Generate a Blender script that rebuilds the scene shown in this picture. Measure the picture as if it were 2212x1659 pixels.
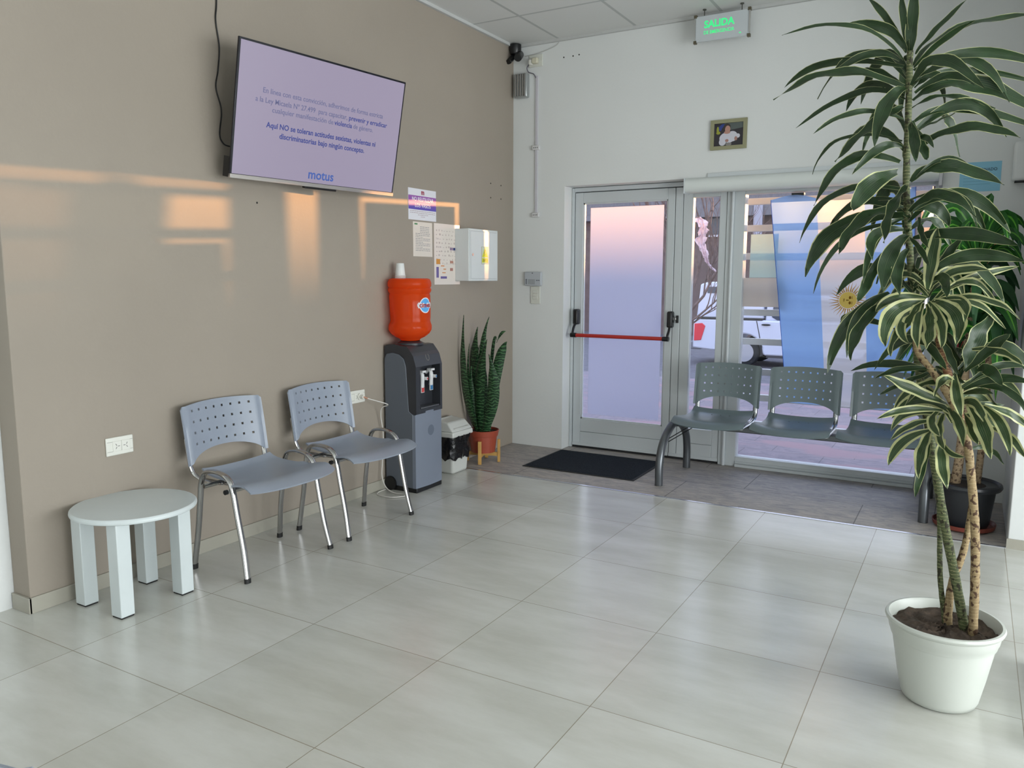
import bpy, bmesh, math, random
from mathutils import Vector, Matrix
PI = math.pi
for o in list(bpy.data.objects): bpy.data.objects.remove(o)
SC = bpy.context.scene
COL = SC.collection

# ------------------------------------------------------------------ camera
R = ((0.86463994, -0.06992129, 0.49750255),
     (0.50238161, 0.11394997, -0.8571045),
     (0.00323945, 0.99102292, 0.13365286))
CAM = Vector((3.19971741, -5.52324943, 1.35))
FPX, CX, CY = 1711.2008, 1106.0, 829.5
cd = bpy.data.cameras.new('camera'); cam = bpy.data.objects.new('camera', cd); COL.objects.link(cam)
m3 = Matrix(R)
cam.matrix_world = Matrix.Translation(CAM) @ m3.to_4x4()
cd.sensor_fit = 'HORIZONTAL'; cd.sensor_width = 36.0; cd.lens = FPX / 2212.0 * 36.0
cd.clip_start = 0.05; cd.clip_end = 300
SC.camera = cam
SC.view_settings.view_transform = 'Standard'; SC.view_settings.look = 'None'
SC.view_settings.gamma = 1.0; SC.view_settings.exposure = 0.12
SC.view_settings.use_curve_mapping = False

def ray(x, y): return (m3 @ Vector((x - CX, CY - y, -FPX))).normalized()
def PY(x, y, Y):                       # measured photo point -> point at depth plane Y
    r = ray(x, y); return CAM + r * ((Y - CAM.y) / r.y)

# ------------------------------------------------------------------ world + sun + room lights
wd = bpy.data.worlds.new('world'); SC.world = wd; wd.use_nodes = True
nt = wd.node_tree; nt.nodes.clear()
wo = nt.nodes.new('ShaderNodeOutputWorld'); bg = nt.nodes.new('ShaderNodeBackground')
tc = nt.nodes.new('ShaderNodeTexCoord'); sp = nt.nodes.new('ShaderNodeSeparateXYZ'); cr = nt.nodes.new('ShaderNodeValToRGB')
nt.links.new(tc.outputs['Generated'], sp.inputs[0]); nt.links.new(sp.outputs['Z'], cr.inputs[0])
nt.links.new(cr.outputs[0], bg.inputs[0]); nt.links.new(bg.outputs[0], wo.inputs[0])
e = cr.color_ramp.elements
e[0].position = 0.0; e[0].color = (0.92, 0.84, 0.84, 1)
e[1].position = 0.6; e[1].color = (0.55, 0.66, 0.98, 1)
x_ = cr.color_ramp.elements.new(0.16); x_.color = (0.86, 0.90, 1.0, 1)
bg.inputs[1].default_value = 2.6

def light(name, kind, loc, direction, energy, color, size=1, size_y=None, angle=None):
    ld = bpy.data.lights.new(name, kind); ld.energy = energy; ld.color = color
    if kind == 'AREA':
        ld.shape = 'RECTANGLE'; ld.size = size; ld.size_y = size_y or size
    if angle: ld.angle = angle
    lo = bpy.data.objects.new(name, ld); COL.objects.link(lo); lo.location = loc
    lo.rotation_euler = Vector(direction).to_track_quat('-Z', 'Y').to_euler()
    return lo
SUN_DIR = Vector((-1.0, -1.64, -0.068))
light('sun', 'SUN', (6, 10, 3), SUN_DIR, 12.0, (1.0, 0.46, 0.15), angle=math.radians(0.9))
# added fill lamps before solid right and rear walls; assumed daylight, no windows built
light('assumed_fill_right', 'AREA', (7.3, -3.9, 1.1), (-1, 0.10, -0.10), 315, (0.93, 0.97, 1.0), 5.6, 2.0)
light('assumed_fill_rear', 'AREA', (3.4, -9.5, 1.4), (-0.05, 1, 0.0), 40, (0.95, 0.98, 1.0), 6.0, 2.4)

for _x in (1.2, 3.6, 6.0):  # assumed unseen ceiling lamps, added as bare area lights without fixtures
    for _y in (-6.9, -8.6): light('assumed_ceiling_light', 'AREA', (_x, _y, 3.09), (0, 0, -1), 4, (1.0, 0.99, 0.95), 0.6, 0.6)

# ------------------------------------------------------------------ materials
MATS = {}
def lin(h):
    out = []
    for i in (0, 2, 4):
        c = int(h[i:i+2], 16) / 255.0
        out.append(c / 12.92 if c <= 0.04045 else ((c + 0.055) / 1.055) ** 2.4)
    return tuple(out) + (1,)
def bsdf(m): return m.node_tree.nodes['Principled BSDF']
def M(name, col, rough=0.5, metal=0.0, spec=0.5, noise=None, bump=None, emit=None, trans=None, coat=0, alpha=None):
    if name in MATS: return MATS[name]
    m = bpy.data.materials.new(name); m.use_nodes = True; MATS[name] = m
    N = m.node_tree.nodes; L = m.node_tree.links; b = bsdf(m)
    c = lin(col) if isinstance(col, str) else tuple(col) + (1,)
    b.inputs['Base Color'].default_value = c
    b.inputs['Roughness'].default_value = rough; b.inputs['Metallic'].default_value = metal
    b.inputs['Specular IOR Level'].default_value = spec
    if coat: b.inputs['Coat Weight'].default_value = coat
    if emit: b.inputs['Emission Color'].default_value = c; b.inputs['Emission Strength'].default_value = emit
    if trans: b.inputs['Transmission Weight'].default_value = trans
    if noise:                       # (scale, amount, detail)
        t = N.new('ShaderNodeTexCoord'); n = N.new('ShaderNodeTexNoise'); n.inputs['Scale'].default_value = noise[0]; n.inputs['Detail'].default_value = noise[2] if len(noise) > 2 else 4
        r = N.new('ShaderNodeValToRGB'); a = noise[1]
        r.color_ramp.elements[0].position = 0.3; r.color_ramp.elements[1].position = 0.7
        r.color_ramp.elements[0].color = tuple(v * (1 - a) for v in c[:3]) + (1,)
        r.color_ramp.elements[1].color = tuple(min(1, v * (1 + a)) for v in c[:3]) + (1,)
        L.new(t.outputs['Object'], n.inputs['Vector']); L.new(n.outputs['Fac'], r.inputs[0]); L.new(r.outputs[0], b.inputs['Base Color'])
    if bump:                        # (scale, strength)
        t = N.new('ShaderNodeTexCoord'); n = N.new('ShaderNodeTexNoise'); n.inputs['Scale'].default_value = bump[0]; n.inputs['Detail'].default_value = 5
        bp = N.new('ShaderNodeBump'); bp.inputs['Strength'].default_value = bump[1]; bp.inputs['Distance'].default_value = 0.01
        L.new(t.outputs['Object'], n.inputs['Vector']); L.new(n.outputs['Fac'], bp.inputs['Height']); L.new(bp.outputs[0], b.inputs['Normal'])
    return m

def mapping(N, L, loc=(0, 0, 0), scale=(1, 1, 1)):
    t = N.new('ShaderNodeTexCoord'); mp = N.new('ShaderNodeMapping')
    mp.inputs['Location'].default_value = loc; mp.inputs['Scale'].default_value = scale
    L.new(t.outputs['Object'], mp.inputs[0]); return mp

def mix(N, L, a, b, fac, mode='MIX'):
    x = N.new('ShaderNodeMix'); x.data_type = 'RGBA'; x.blend_type = mode
    for s, v in ((6, a), (7, b)):
        if isinstance(v, tuple): x.inputs[s].default_value = v
        else: L.new(v, x.inputs[s])
    if isinstance(fac, (int, float)): x.inputs[0].default_value = fac
    else: L.new(fac, x.inputs[0])
    return x.outputs[2]

def tile_floor():
    m = M('floor_tiles', 'B9B8B0', 0.3, spec=0.8); N = m.node_tree.nodes; L = m.node_tree.links; b = bsdf(m)
    mp = mapping(N, L, (-0.456, 0.923, 0))
    br = N.new('ShaderNodeTexBrick'); br.offset = 0; br.squash = 1
    br.inputs['Scale'].default_value = 1; br.inputs['Mortar Size'].default_value = 0.0014; br.inputs['Mortar Smooth'].default_value = 0
    br.inputs['Brick Width'].default_value = 0.5925; br.inputs['Row Height'].default_value = 0.609
    br.inputs['Color1'].default_value = (0.55, 0.555, 0.515, 1); br.inputs['Color2'].default_value = (0.62, 0.625, 0.59, 1)
    br.inputs['Mortar'].default_value = (0.29, 0.26, 0.20, 1)
    L.new(mp.outputs[0], br.inputs[0])
    mp2 = mapping(N, L, (0, 0, 0), (0.9, 2.8, 1))
    n1 = N.new('ShaderNodeTexNoise'); n1.inputs['Scale'].default_value = 1.6; n1.inputs['Detail'].default_value = 6; n1.inputs['Roughness'].default_value = 0.62
    L.new(mp2.outputs[0], n1.inputs['Vector'])
    r = N.new('ShaderNodeValToRGB'); r.color_ramp.elements[0].position = 0.36; r.color_ramp.elements[1].position = 0.62
    r.color_ramp.elements[0].color = (0.84, 0.83, 0.80, 1); r.color_ramp.elements[1].color = (1.0, 1.0, 1.0, 1)
    L.new(n1.outputs['Fac'], r.inputs[0])
    c = mix(N, L, br.outputs['Color'], r.outputs[0], 1.0, 'MULTIPLY')
    L.new(c, b.inputs['Base Color'])
    n2 = N.new('ShaderNodeTexNoise'); n2.inputs['Scale'].default_value = 5; n2.inputs['Detail'].default_value = 3
    L.new(mp2.outputs[0], n2.inputs['Vector'])
    mr = N.new('ShaderNodeMapRange'); mr.inputs['To Min'].default_value = 0.17; mr.inputs['To Max'].default_value = 0.32
    b.inputs['Roughness'].default_value = 0.23
    return m
def stone_floor(name, c1, c2, w, h, loc, patch=None, rough=0.55):
    m = M(name, '8A8480', rough); N = m.node_tree.nodes; L = m.node_tree.links; b = bsdf(m)
    mp = mapping(N, L, loc)
    br = N.new('ShaderNodeTexBrick'); br.offset = 0.35
    br.inputs['Scale'].default_value = 1; br.inputs['Mortar Size'].default_value = 0.003
    br.inputs['Brick Width'].default_value = w; br.inputs['Row Height'].default_value = h
    br.inputs['Color1'].default_value = c1; br.inputs['Color2'].default_value = c2; br.inputs['Mortar'].default_value = tuple(v * 0.4 for v in c1[:3]) + (1,)
    L.new(mp.outputs[0], br.inputs[0])
    mp2 = mapping(N, L, (0, 0, 0), (3, 9, 1))
    n1 = N.new('ShaderNodeTexNoise'); n1.inputs['Scale'].default_value = 2.5; n1.inputs['Detail'].default_value = 8; n1.inputs['Roughness'].default_value = 0.75
    n1.inputs['Distortion'].default_value = 1.2
    L.new(mp2.outputs[0], n1.inputs['Vector'])
    r = N.new('ShaderNodeValToRGB'); r.color_ramp.elements[0].position = 0.35; r.color_ramp.elements[1].position = 0.68
    r.color_ramp.elements[0].color = (0.52, 0.53, 0.58, 1); r.color_ramp.elements[1].color = (1.12, 1.08, 1.02, 1)
    L.new(n1.outputs['Fac'], r.inputs[0])
    c = mix(N, L, br.outputs['Color'], r.outputs[0], 1.0, 'MULTIPLY')
    if patch:
        n2 = N.new('ShaderNodeTexNoise'); n2.inputs['Scale'].default_value = 1.7; n2.inputs['Detail'].default_value = 3
        L.new(mapping(N, L, (3.7, 1.2, 0), (0.8, 1.6, 1)).outputs[0], n2.inputs['Vector'])
        r2 = N.new('ShaderNodeValToRGB'); r2.color_ramp.elements[0].position = 0.52; r2.color_ramp.elements[1].position = 0.6
        L.new(n2.outputs['Fac'], r2.inputs[0])
        c = mix(N, L, c, patch, r2.outputs[0])
    L.new(c, b.inputs['Base Color'])
    bp = N.new('ShaderNodeBump'); bp.inputs['Strength'].default_value = 0.35; bp.inputs['Distance'].default_value = 0.006
    L.new(n1.outputs['Fac'], bp.inputs['Height']); L.new(bp.outputs[0], b.inputs['Normal'])
    return m
def ceiling_mat():
    m = M('ceiling_tiles', 'C4C5C2', 0.85, spec=0.2); N = m.node_tree.nodes; L = m.node_tree.links; b = bsdf(m)
    mp = mapping(N, L, (-0.39 + 0.0, 0.605, 0))
    br = N.new('ShaderNodeTexBrick'); br.offset = 0
    br.inputs['Scale'].default_value = 1; br.inputs['Mortar Size'].default_value = 0.011; br.inputs['Mortar Smooth'].default_value = 0.1
    br.inputs['Brick Width'].default_value = 0.61; br.inputs['Row Height'].default_value = 0.605
    br.inputs['Color1'].default_value = (0.66, 0.67, 0.655, 1); br.inputs['Color2'].default_value = (0.66, 0.67, 0.655, 1); br.inputs['Mortar'].default_value = (0.46, 0.48, 0.47, 1)
    L.new(mp.outputs[0], br.inputs[0]); L.new(br.outputs['Color'], b.inputs['Base Color'])
    bp = N.new('ShaderNodeBump'); bp.inputs['Strength'].default_value = 0.5; bp.inputs['Distance'].default_value = 0.004
    L.new(br.outputs['Fac'], bp.inputs['Height']); L.new(bp.outputs[0], b.inputs['Normal'])
    return m
def leaf_mat(name, green, dark, edge, thr, stripe=0.35, rough=0.38, mid=None, trans=0.15):
    m = M(name, 'FFFFFF', rough, spec=0.35); N = m.node_tree.nodes; L = m.node_tree.links; b = bsdf(m)
    t = N.new('ShaderNodeTexCoord'); s = N.new('ShaderNodeSeparateXYZ'); L.new(t.outputs['UV'], s.inputs[0])
    def mth(op, a, bb=None):
        n = N.new('ShaderNodeMath'); n.operation = op
        for i, v in enumerate((a, bb)):
            if v is None: continue
            if isinstance(v, (int, float)): n.inputs[i].default_value = v
            else: L.new(v, n.inputs[i])
        return n.outputs[0]
    u = mth('ABSOLUTE', mth('SUBTRACT', mth('MULTIPLY', s.outputs['X'], 2.0), 1.0))
    nz = N.new('ShaderNodeTexNoise'); nz.inputs['Scale'].default_value = 9; L.new(t.outputs['Object'], nz.inputs['Vector'])
    uu = mth('ADD', u, mth('MULTIPLY', mth('SUBTRACT', nz.outputs['Fac'], 0.5), 0.28))
    edgef = mth('GREATER_THAN', uu, thr)
    wave = mth('SINE', mth('MULTIPLY', u, 34.0))
    st = mth('MULTIPLY', mth('GREATER_THAN', wave, 0.55), stripe)
    nz2 = N.new('ShaderNodeTexNoise'); nz2.inputs['Scale'].default_value = 22; L.new(t.outputs['Object'], nz2.inputs['Vector'])
    base = mix(N, L, lin(dark), lin(green), nz2.outputs['Fac'])
    base = mix(N, L, base, lin(edge), st)
    if mid: base = mix(N, L, base, lin(mid), mth('LESS_THAN', u, 0.16))
    c = mix(N, L, base, lin(edge), edgef)
    L.new(c, b.inputs['Base Color'])
    tr = N.new('ShaderNodeBsdfTranslucent'); L.new(c, tr.inputs[0]); ms = N.new('ShaderNodeMixShader'); ms.inputs[0].default_value = trans
    L.new(b.outputs[0], ms.inputs[1]); L.new(tr.outputs[0], ms.inputs[2]); L.new(ms.outputs[0], N['Material Output'].inputs[0])
    return m
def snake_mat():
    m = M('snake_leaf', '244A2C', 0.4); N = m.node_tree.nodes; L = m.node_tree.links; b = bsdf(m)
    w = N.new('ShaderNodeTexWave'); w.bands_direction = 'Z'; w.inputs['Scale'].default_value = 14; w.inputs['Distortion'].default_value = 9; w.inputs['Detail'].default_value = 2; w.inputs['Detail Scale'].default_value = 1.4
    L.new(mapping(N, L).outputs[0], w.inputs[0])
    r = N.new('ShaderNodeValToRGB'); r.color_ramp.elements[0].position = 0.55; r.color_ramp.elements[0].color = lin('12301A')
    r.color_ramp.elements[1].position = 0.95; r.color_ramp.elements[1].color = lin('456B44')
    L.new(w.outputs[0], r.inputs[0]); L.new(r.outputs[0], b.inputs['Base Color'])
    return m
def cane_mat(name, base, dark, ring, scale=26):
    m = M(name, base, 0.75); N = m.node_tree.nodes; L = m.node_tree.links; b = bsdf(m)
    w = N.new('ShaderNodeTexWave'); w.bands_direction = 'Z'; w.wave_profile = 'SAW'; w.inputs['Scale'].default_value = scale / 2; w.inputs['Distortion'].default_value = 2.5; w.inputs['Detail Scale'].default_value = 3
    L.new(mapping(N, L).outputs[0], w.inputs[0])
    r = N.new('ShaderNodeValToRGB'); r.color_ramp.elements[0].position = 0.0; r.color_ramp.elements[0].color = lin(base)
    r.color_ramp.elements[1].position = 1.0; r.color_ramp.elements[1].color = lin(ring)
    x = r.color_ramp.elements.new(0.83); x.color = lin(base)
    L.new(w.outputs[0], r.inputs[0])
    n = N.new('ShaderNodeTexNoise'); n.inputs['Scale'].default_value = 70; n.inputs['Detail'].default_value = 3
    L.new(mapping(N, L, (0, 0, 0), (1, 1, 0.8)).outputs[0], n.inputs['Vector'])
    r2 = N.new('ShaderNodeValToRGB'); r2.color_ramp.elements[0].position = 0.55; r2.color_ramp.elements[1].position = 0.6
    L.new(n.outputs['Fac'], r2.inputs[0])
    c = mix(N, L, r.outputs[0], lin(dark), r2.outputs[0])
    L.new(c, b.inputs['Base Color'])
    bp = N.new('ShaderNodeBump'); bp.inputs['Strength'].default_value = 0.6; bp.inputs['Distance'].default_value = 0.003
    L.new(w.outputs[0], bp.inputs['Height']); L.new(bp.outputs[0], b.inputs['Normal'])
    return m
def glass_mat():
    m = bpy.data.materials.new('window_glass'); m.use_nodes = True; N = m.node_tree.nodes; L = m.node_tree.links; N.clear()
    o = N.new('ShaderNodeOutputMaterial'); t = N.new('ShaderNodeBsdfTransparent'); t.inputs[0].default_value = (0.93, 0.94, 0.95, 1)
    g = N.new('ShaderNodeBsdfGlossy'); g.inputs['Roughness'].default_value = 0.02; g.inputs[0].default_value = (1, 1, 1, 1)
    f = N.new('ShaderNodeFresnel'); f.inputs[0].default_value = 1.33; ms = N.new('ShaderNodeMixShader')
    L.new(f.outputs[0], ms.inputs[0]); L.new(t.outputs[0], ms.inputs[1]); L.new(g.outputs[0], ms.inputs[2]); L.new(ms.outputs[0], o.inputs[0])
    MATS['window_glass'] = m; return m
def cloth_mat(name, col, transp, transl, rough=0.8):      # thin sheet: diffuse + translucent + a little see-through
    m = bpy.data.materials.new(name); m.use_nodes = True; N = m.node_tree.nodes; L = m.node_tree.links; N.clear()
    c = lin(col); o = N.new('ShaderNodeOutputMaterial'); d = N.new('ShaderNodeBsdfDiffuse'); d.inputs[0].default_value = c
    t = N.new('ShaderNodeBsdfTranslucent'); t.inputs[0].default_value = c; p = N.new('ShaderNodeBsdfTransparent'); p.inputs[0].default_value = tuple(min(1, v * 1.15 + 0.05) for v in c[:3]) + (1,)
    m1 = N.new('ShaderNodeMixShader'); m1.inputs[0].default_value = transl; m2 = N.new('ShaderNodeMixShader'); m2.inputs[0].default_value = transp
    L.new(d.outputs[0], m1.inputs[1]); L.new(t.outputs[0], m1.inputs[2]); L.new(m1.outputs[0], m2.inputs[1]); L.new(p.outputs[0], m2.inputs[2]); L.new(m2.outputs[0], o.inputs[0])
    MATS[name] = m; return m

W_TAN = M('paint_taupe', (0.310, 0.270, 0.222), 0.65, noise=(1.3, 0.035, 3), bump=(60, 0.06))
W_WHITE = M('paint_white', (0.68, 0.70, 0.69), 0.7, noise=(1.1, 0.025, 3), bump=(45, 0.08))
W_BASE = M('baseboard_tile', (0.36, 0.345, 0.29), 0.4, noise=(3, 0.06))
ALU = M('aluminium_white', (0.55, 0.59, 0.605), 0.42, 0.15)
GASKET = M('dark_gasket', '1B1C1E', 0.6)
CHROME = M('chrome', (0.46, 0.455, 0.45), 0.12, 1.0)
PLAST = M('chair_plastic_blue_grey', (0.265, 0.30, 0.36), 0.34, bump=(260, 0.05))
PLASTB = M('bench_plastic_grey_green', (0.125, 0.165, 0.175), 0.33, bump=(260, 0.05))
STEELG = M('bench_steel_grey', (0.115, 0.125, 0.135), 0.3, 0.6)
RUBBER = M('black_rubber', '141414', 0.6)
TABLEW = M('white_painted_wood', (0.60, 0.655, 0.66), 0.34, noise=(8, 0.02), bump=(30, 0.08))
WPLAST = M('white_plastic', (0.72, 0.72, 0.66), 0.35)
BLACKP = M('black_plastic', '0D0E10', 0.35)
GLASS = glass_mat()

# ------------------------------------------------------------------ mesh helpers
class MB:
    def __init__(s): s.v = []; s.f = []; s.uv = []; s.mi = []; s.cur = 0
    def add(s, vs, fs, uvs=None):
        n = len(s.v); s.v += [Vector(v) for v in vs]
        for k, f in enumerate(fs):
            s.f.append([i + n for i in f]); s.uv.append(uvs[k] if uvs else None); s.mi.append(s.cur)
        return s
    def box(s, a, b, rot=None, c=None):
        (x0, y0, z0), (x1, y1, z1) = a, b
        vs = [Vector(p) for p in ((x0, y0, z0), (x1, y0, z0), (x1, y1, z0), (x0, y1, z0), (x0, y0, z1), (x1, y0, z1), (x1, y1, z1), (x0, y1, z1))]
        if rot: c = Vector(c) if c else (vs[0] + vs[6]) / 2; vs = [rot @ (v - c) + c for v in vs]
        return s.add(vs, [(0, 3, 2, 1), (4, 5, 6, 7), (0, 1, 5, 4), (1, 2, 6, 5), (2, 3, 7, 6), (3, 0, 4, 7)])
    def tube(s, path, ra, rb=None, up=(0, 0, 1), n=12, cap=True, radii=None):
        rb = rb or ra; P = [Vector(p) for p in path]; up = Vector(up); vs = []; fs = []
        prev = None
        for i, p in enumerate(P):
            t = (P[min(i + 1, len(P) - 1)] - P[max(i - 1, 0)]).normalized()
            if prev is None:
                a = t.cross(up)
                if a.length < 1e-3: a = t.cross(Vector((1, 0.1, 0)))
            else: a = prev - t * prev.dot(t)
            a.normalize(); prev = a; b = a.cross(t)
            k = radii[i] if radii else 1
            for j in range(n):
                q = 2 * PI * j / n; vs.append(p + a * (ra * k * math.cos(q)) + b * (rb * k * math.sin(q)))
        for i in range(len(P) - 1):
            for j in range(n): fs.append((i * n + j, i * n + (j + 1) % n, (i + 1) * n + (j + 1) % n, (i + 1) * n + j))
        if cap: fs += [tuple(reversed(range(n))), tuple(range((len(P) - 1) * n, len(P) * n))]
        return s.add(vs, fs)
    def lathe(s, prof, c=(0, 0, 0), n=40, sy=1, capb=True, capt=False):
        vs = []; fs = []; c = Vector(c)
        for r, z in prof:
            for j in range(n): q = 2 * PI * j / n; vs.append(c + Vector((r * math.cos(q), r * sy * math.sin(q), z)))
        for i in range(len(prof) - 1):
            for j in range(n): fs.append((i * n + j, i * n + (j + 1) % n, (i + 1) * n + (j + 1) % n, (i + 1) * n + j))
        if capb: fs.append(tuple(reversed(range(n))))
        if capt: fs.append(tuple(range((len(prof) - 1) * n, len(prof) * n)))
        return s.add(vs, fs)
    def prism(s, poly, a, b, axis='y'):      # poly of 2D points extruded along an axis from a to b
        n = len(poly)
        def pt(p, t): return {'y': (p[0], t, p[1]), 'x': (t, p[0], p[1]), 'z': (p[0], p[1], t)}[axis]
        vs = [pt(p, a) for p in poly] + [pt(p, b) for p in poly]
        fs = [tuple(range(n)), tuple(reversed(range(n, 2 * n)))] + [(i, i + n, (i + 1) % n + n, (i + 1) % n) for i in range(n)]
        return s.add(vs, fs)
    def grid(s, nu, nv, fn, skip=None, uv=False):
        vs = [fn(i, j) for j in range(nv + 1) for i in range(nu + 1)]; fs = []; uvs = []
        for j in range(nv):
            for i in range(nu):
                if skip and skip(i, j): continue
                a = j * (nu + 1) + i; fs.append((a, a + 1, a + nu + 2, a + nu + 1))
                uvs.append(((i / nu, j / nv), ((i + 1) / nu, j / nv), ((i + 1) / nu, (j + 1) / nv), (i / nu, (j + 1) / nv)))
        return s.add(vs, fs, uvs if uv else None)
    def ball(s, c, r, sc=(1, 1, 1), n=16):
        c = Vector(c); prof = [(math.sin(PI * k / n), -math.cos(PI * k / n)) for k in range(1, n)]
        vs = []; fs = []; m = n * 2
        for a, z in prof:
            for j in range(m): q = 2 * PI * j / m; vs.append(c + Vector((r * a * math.cos(q) * sc[0], r * a * math.sin(q) * sc[1], r * z * sc[2])))
        for i in range(len(prof) - 1):
            for j in range(m): fs.append((i * m + j, i * m + (j + 1) % m, (i + 1) * m + (j + 1) % m, (i + 1) * m + j))
        fs += [tuple(reversed(range(m))), tuple(range((len(prof) - 1) * m, len(prof) * m))]
        return s.add(vs, fs)

ORG = {}
def root_org(p): return ORG.get(p.name, Vector())
def obj(name, mb, mat, parent=None, smooth=True, bevel=0, solid=0, sub=0, seg=2, label=None, cat=None, group=None, kind=None, autos=40, origin=None):
    me = bpy.data.meshes.new(name)
    org = root_org(parent) if parent else (Vector(origin) if origin else Vector())
    me.from_pydata([v - org for v in mb.v], [], mb.f)
    if any(u is not None for u in mb.uv):
        ul = me.uv_layers.new(name='UVMap')
        for p, u in zip(me.polygons, mb.uv):
            if u:
                for li, c in zip(p.loop_indices, u): ul.data[li].uv = c
    mats = mat if isinstance(mat, (list, tuple)) else [mat]
    for m in mats: me.materials.append(m)
    for p, k in zip(me.polygons, mb.mi): p.material_index = k
    bm = bmesh.new(); bm.from_mesh(me)
    if not solid and not any(u is not None for u in mb.uv): bmesh.ops.recalc_face_normals(bm, faces=bm.faces)
    if smooth:
        for f in bm.faces: f.smooth = True
        lim = math.radians(autos)
        for ed in bm.edges:
            if len(ed.link_faces) == 2 and ed.calc_face_angle(0) > lim: ed.smooth = False
    bm.to_mesh(me); bm.free(); me.update()
    o = bpy.data.objects.new(name, me); COL.objects.link(o)
    if parent: o.parent = parent; ORG[o.name] = org
    else:
        o.location = org; ORG[o.name] = org
    if solid:
        md = o.modifiers.new('solid', 'SOLIDIFY'); md.thickness = solid; md.offset = 0
        md = o.modifiers.new('split', 'EDGE_SPLIT'); md.split_angle = math.radians(42)
    if bevel:
        md = o.modifiers.new('bevel', 'BEVEL'); md.width = bevel; md.segments = seg; md.limit_method = 'ANGLE'; md.angle_limit = math.radians(35)
    if sub:
        md = o.modifiers.new('sub', 'SUBSURF'); md.levels = sub; md.render_levels = sub
    if label: o['label'] = label
    if cat: o['category'] = cat
    if group: o['group'] = group
    if kind: o['kind'] = kind
    return o
def thing(name, label, cat, loc=(0, 0, 0), group=None, kind=None):
    o = bpy.data.objects.new(name, None); COL.objects.link(o); o.location = loc; ORG[o.name] = Vector(loc); o.empty_display_size = 0.05
    if label: o['label'] = label
    if cat: o['category'] = cat
    if group: o['group'] = group
    if kind: o['kind'] = kind
    return o
def dup(root, loc, rotz=0, label=None, name=None):
    r = root.copy(); COL.objects.link(r); r.location = loc; r.rotation_euler = (0, 0, rotz)
    if label: r['label'] = label
    for ch in list(root.children):
        c = ch.copy(); COL.objects.link(c); c.parent = r
        for g in ch.children:
            d = g.copy(); COL.objects.link(d); d.parent = c
    return r
def text(s, size, mat, parent, M4, name='lettering', width=None, bold=0.0, align='CENTER', depth=0.0004, shear=0, kx=1.0):
    cu = bpy.data.curves.new(name, 'FONT'); cu.body = s; cu.size = size; cu.align_x = align; cu.align_y = 'CENTER'; cu.offset = bold; cu.extrude = depth; cu.resolution_u = 3; cu.shear = shear
    tmp = bpy.data.objects.new(name, cu); COL.objects.link(tmp); bpy.context.view_layer.update()
    dg = bpy.context.evaluated_depsgraph_get(); me = bpy.data.meshes.new_from_object(tmp.evaluated_get(dg))
    bpy.data.objects.remove(tmp); me.name = name
    xs = [v.co.x for v in me.vertices]; k = (width / (max(xs) - min(xs))) if width and xs else kx
    org = root_org(parent)
    for v in me.vertices:
        co = Vector((v.co.x * k, v.co.y, v.co.z)); v.co = (M4 @ co) - org
    me.materials.clear(); me.materials.append(mat)
    o = bpy.data.objects.new(name, me); COL.objects.link(o); o.parent = parent; ORG[o.name] = org
    return o
def frame4(o, ux, uy):                     # matrix whose x,y axes are ux,uy at o
    ux = Vector(ux).normalized(); uy = Vector(uy).normalized(); n = ux.cross(uy)
    m = Matrix((ux, uy, n)).transposed().to_4x4(); m.translation = Vector(o); return m
def ON_LEFT(y, z, x=0.0): return frame4((x, y, z), (0, 1, 0), (0, 0, 1))    # on the taupe wall: reads towards +y
def ON_BACK(x, z, y=0.0): return frame4((x, y, z), (1, 0, 0), (0, 0, 1))    # on the white wall: reads towards +x
def flat(M4, poly):                        # polygon in local xy of a frame
    mb = MB(); mb.add([M4 @ Vector((p[0], p[1], 0)) for p in poly], [tuple(range(len(poly)))]); return mb
def rect(M4, x0, y0, x1, y1, z0=0, z1=0.001):
    mb = MB(); add_rect(mb, M4, x0, y0, x1, y1, z0, z1); return mb
def add_rect(mb, M4, x0, y0, x1, y1, z0=0, z1=0.001):
    k = MB().box((x0, y0, z0), (x1, y1, z1)); mb.add([M4 @ v for v in k.v], k.f)
def bez(a, b, c, n):
    a, b, c = Vector(a), Vector(b), Vector(c); b2 = b * 2 - (a + c) / 2       # curve through b at its middle
    return [a * (1 - t) ** 2 + b2 * 2 * t * (1 - t) + c * t * t for t in [k / n for k in range(n + 1)]]
def spline(pts, n=8):
    P = [Vector(p) for p in pts]; P = [P[0] * 2 - P[1]] + P + [P[-1] * 2 - P[-2]]; out = []
    for i in range(1, len(P) - 2):
        for k in range(n):
            t = k / n; a, b, c, d = P[i - 1:i + 3]
            out.append(0.5 * ((2 * b) + (c - a) * t + (2 * a - 5 * b + 4 * c - d) * t * t + (3 * b - a - 3 * c + d) * t ** 3))
    out.append(P[-2]); return out

# ------------------------------------------------------------------ room shell
CH = 3.108
S = dict(kind='structure')
obj('floor', MB().box((-0.3, -10, -0.1), (8, -0.923, 0)), tile_floor(), smooth=False, **S)
obj('floor', MB().box((-0.3, -0.923, -0.1), (3.6, 0.33, -0.001)), stone_floor('stone_entry', (0.41, 0.385, 0.36, 1), (0.47, 0.44, 0.41, 1), 1.09, 0.46, (-0.906, 0.0, 0)), smooth=False, **S)
obj('trim_1', MB().box((0.0, -0.930, 0), (3.43, -0.912, 0.003)), M('metal_strip', (0.55, 0.56, 0.62), 0.22, 0.9), smooth=False, **S)
obj('ceiling', MB().box((-0.4, -10, CH), (8, 0.35, CH + 0.1)), ceiling_mat(), smooth=False, **S)
g = MB().box((0.0, -3.864, CH - 0.02), (0.022, 0.0, CH)).box((0.0, -0.022, CH - 0.02), (3.43, 0.0, CH))
obj('trim_2', g, M('ceiling_trim', (0.5, 0.51, 0.5), 0.6), smooth=False, **S)
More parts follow.
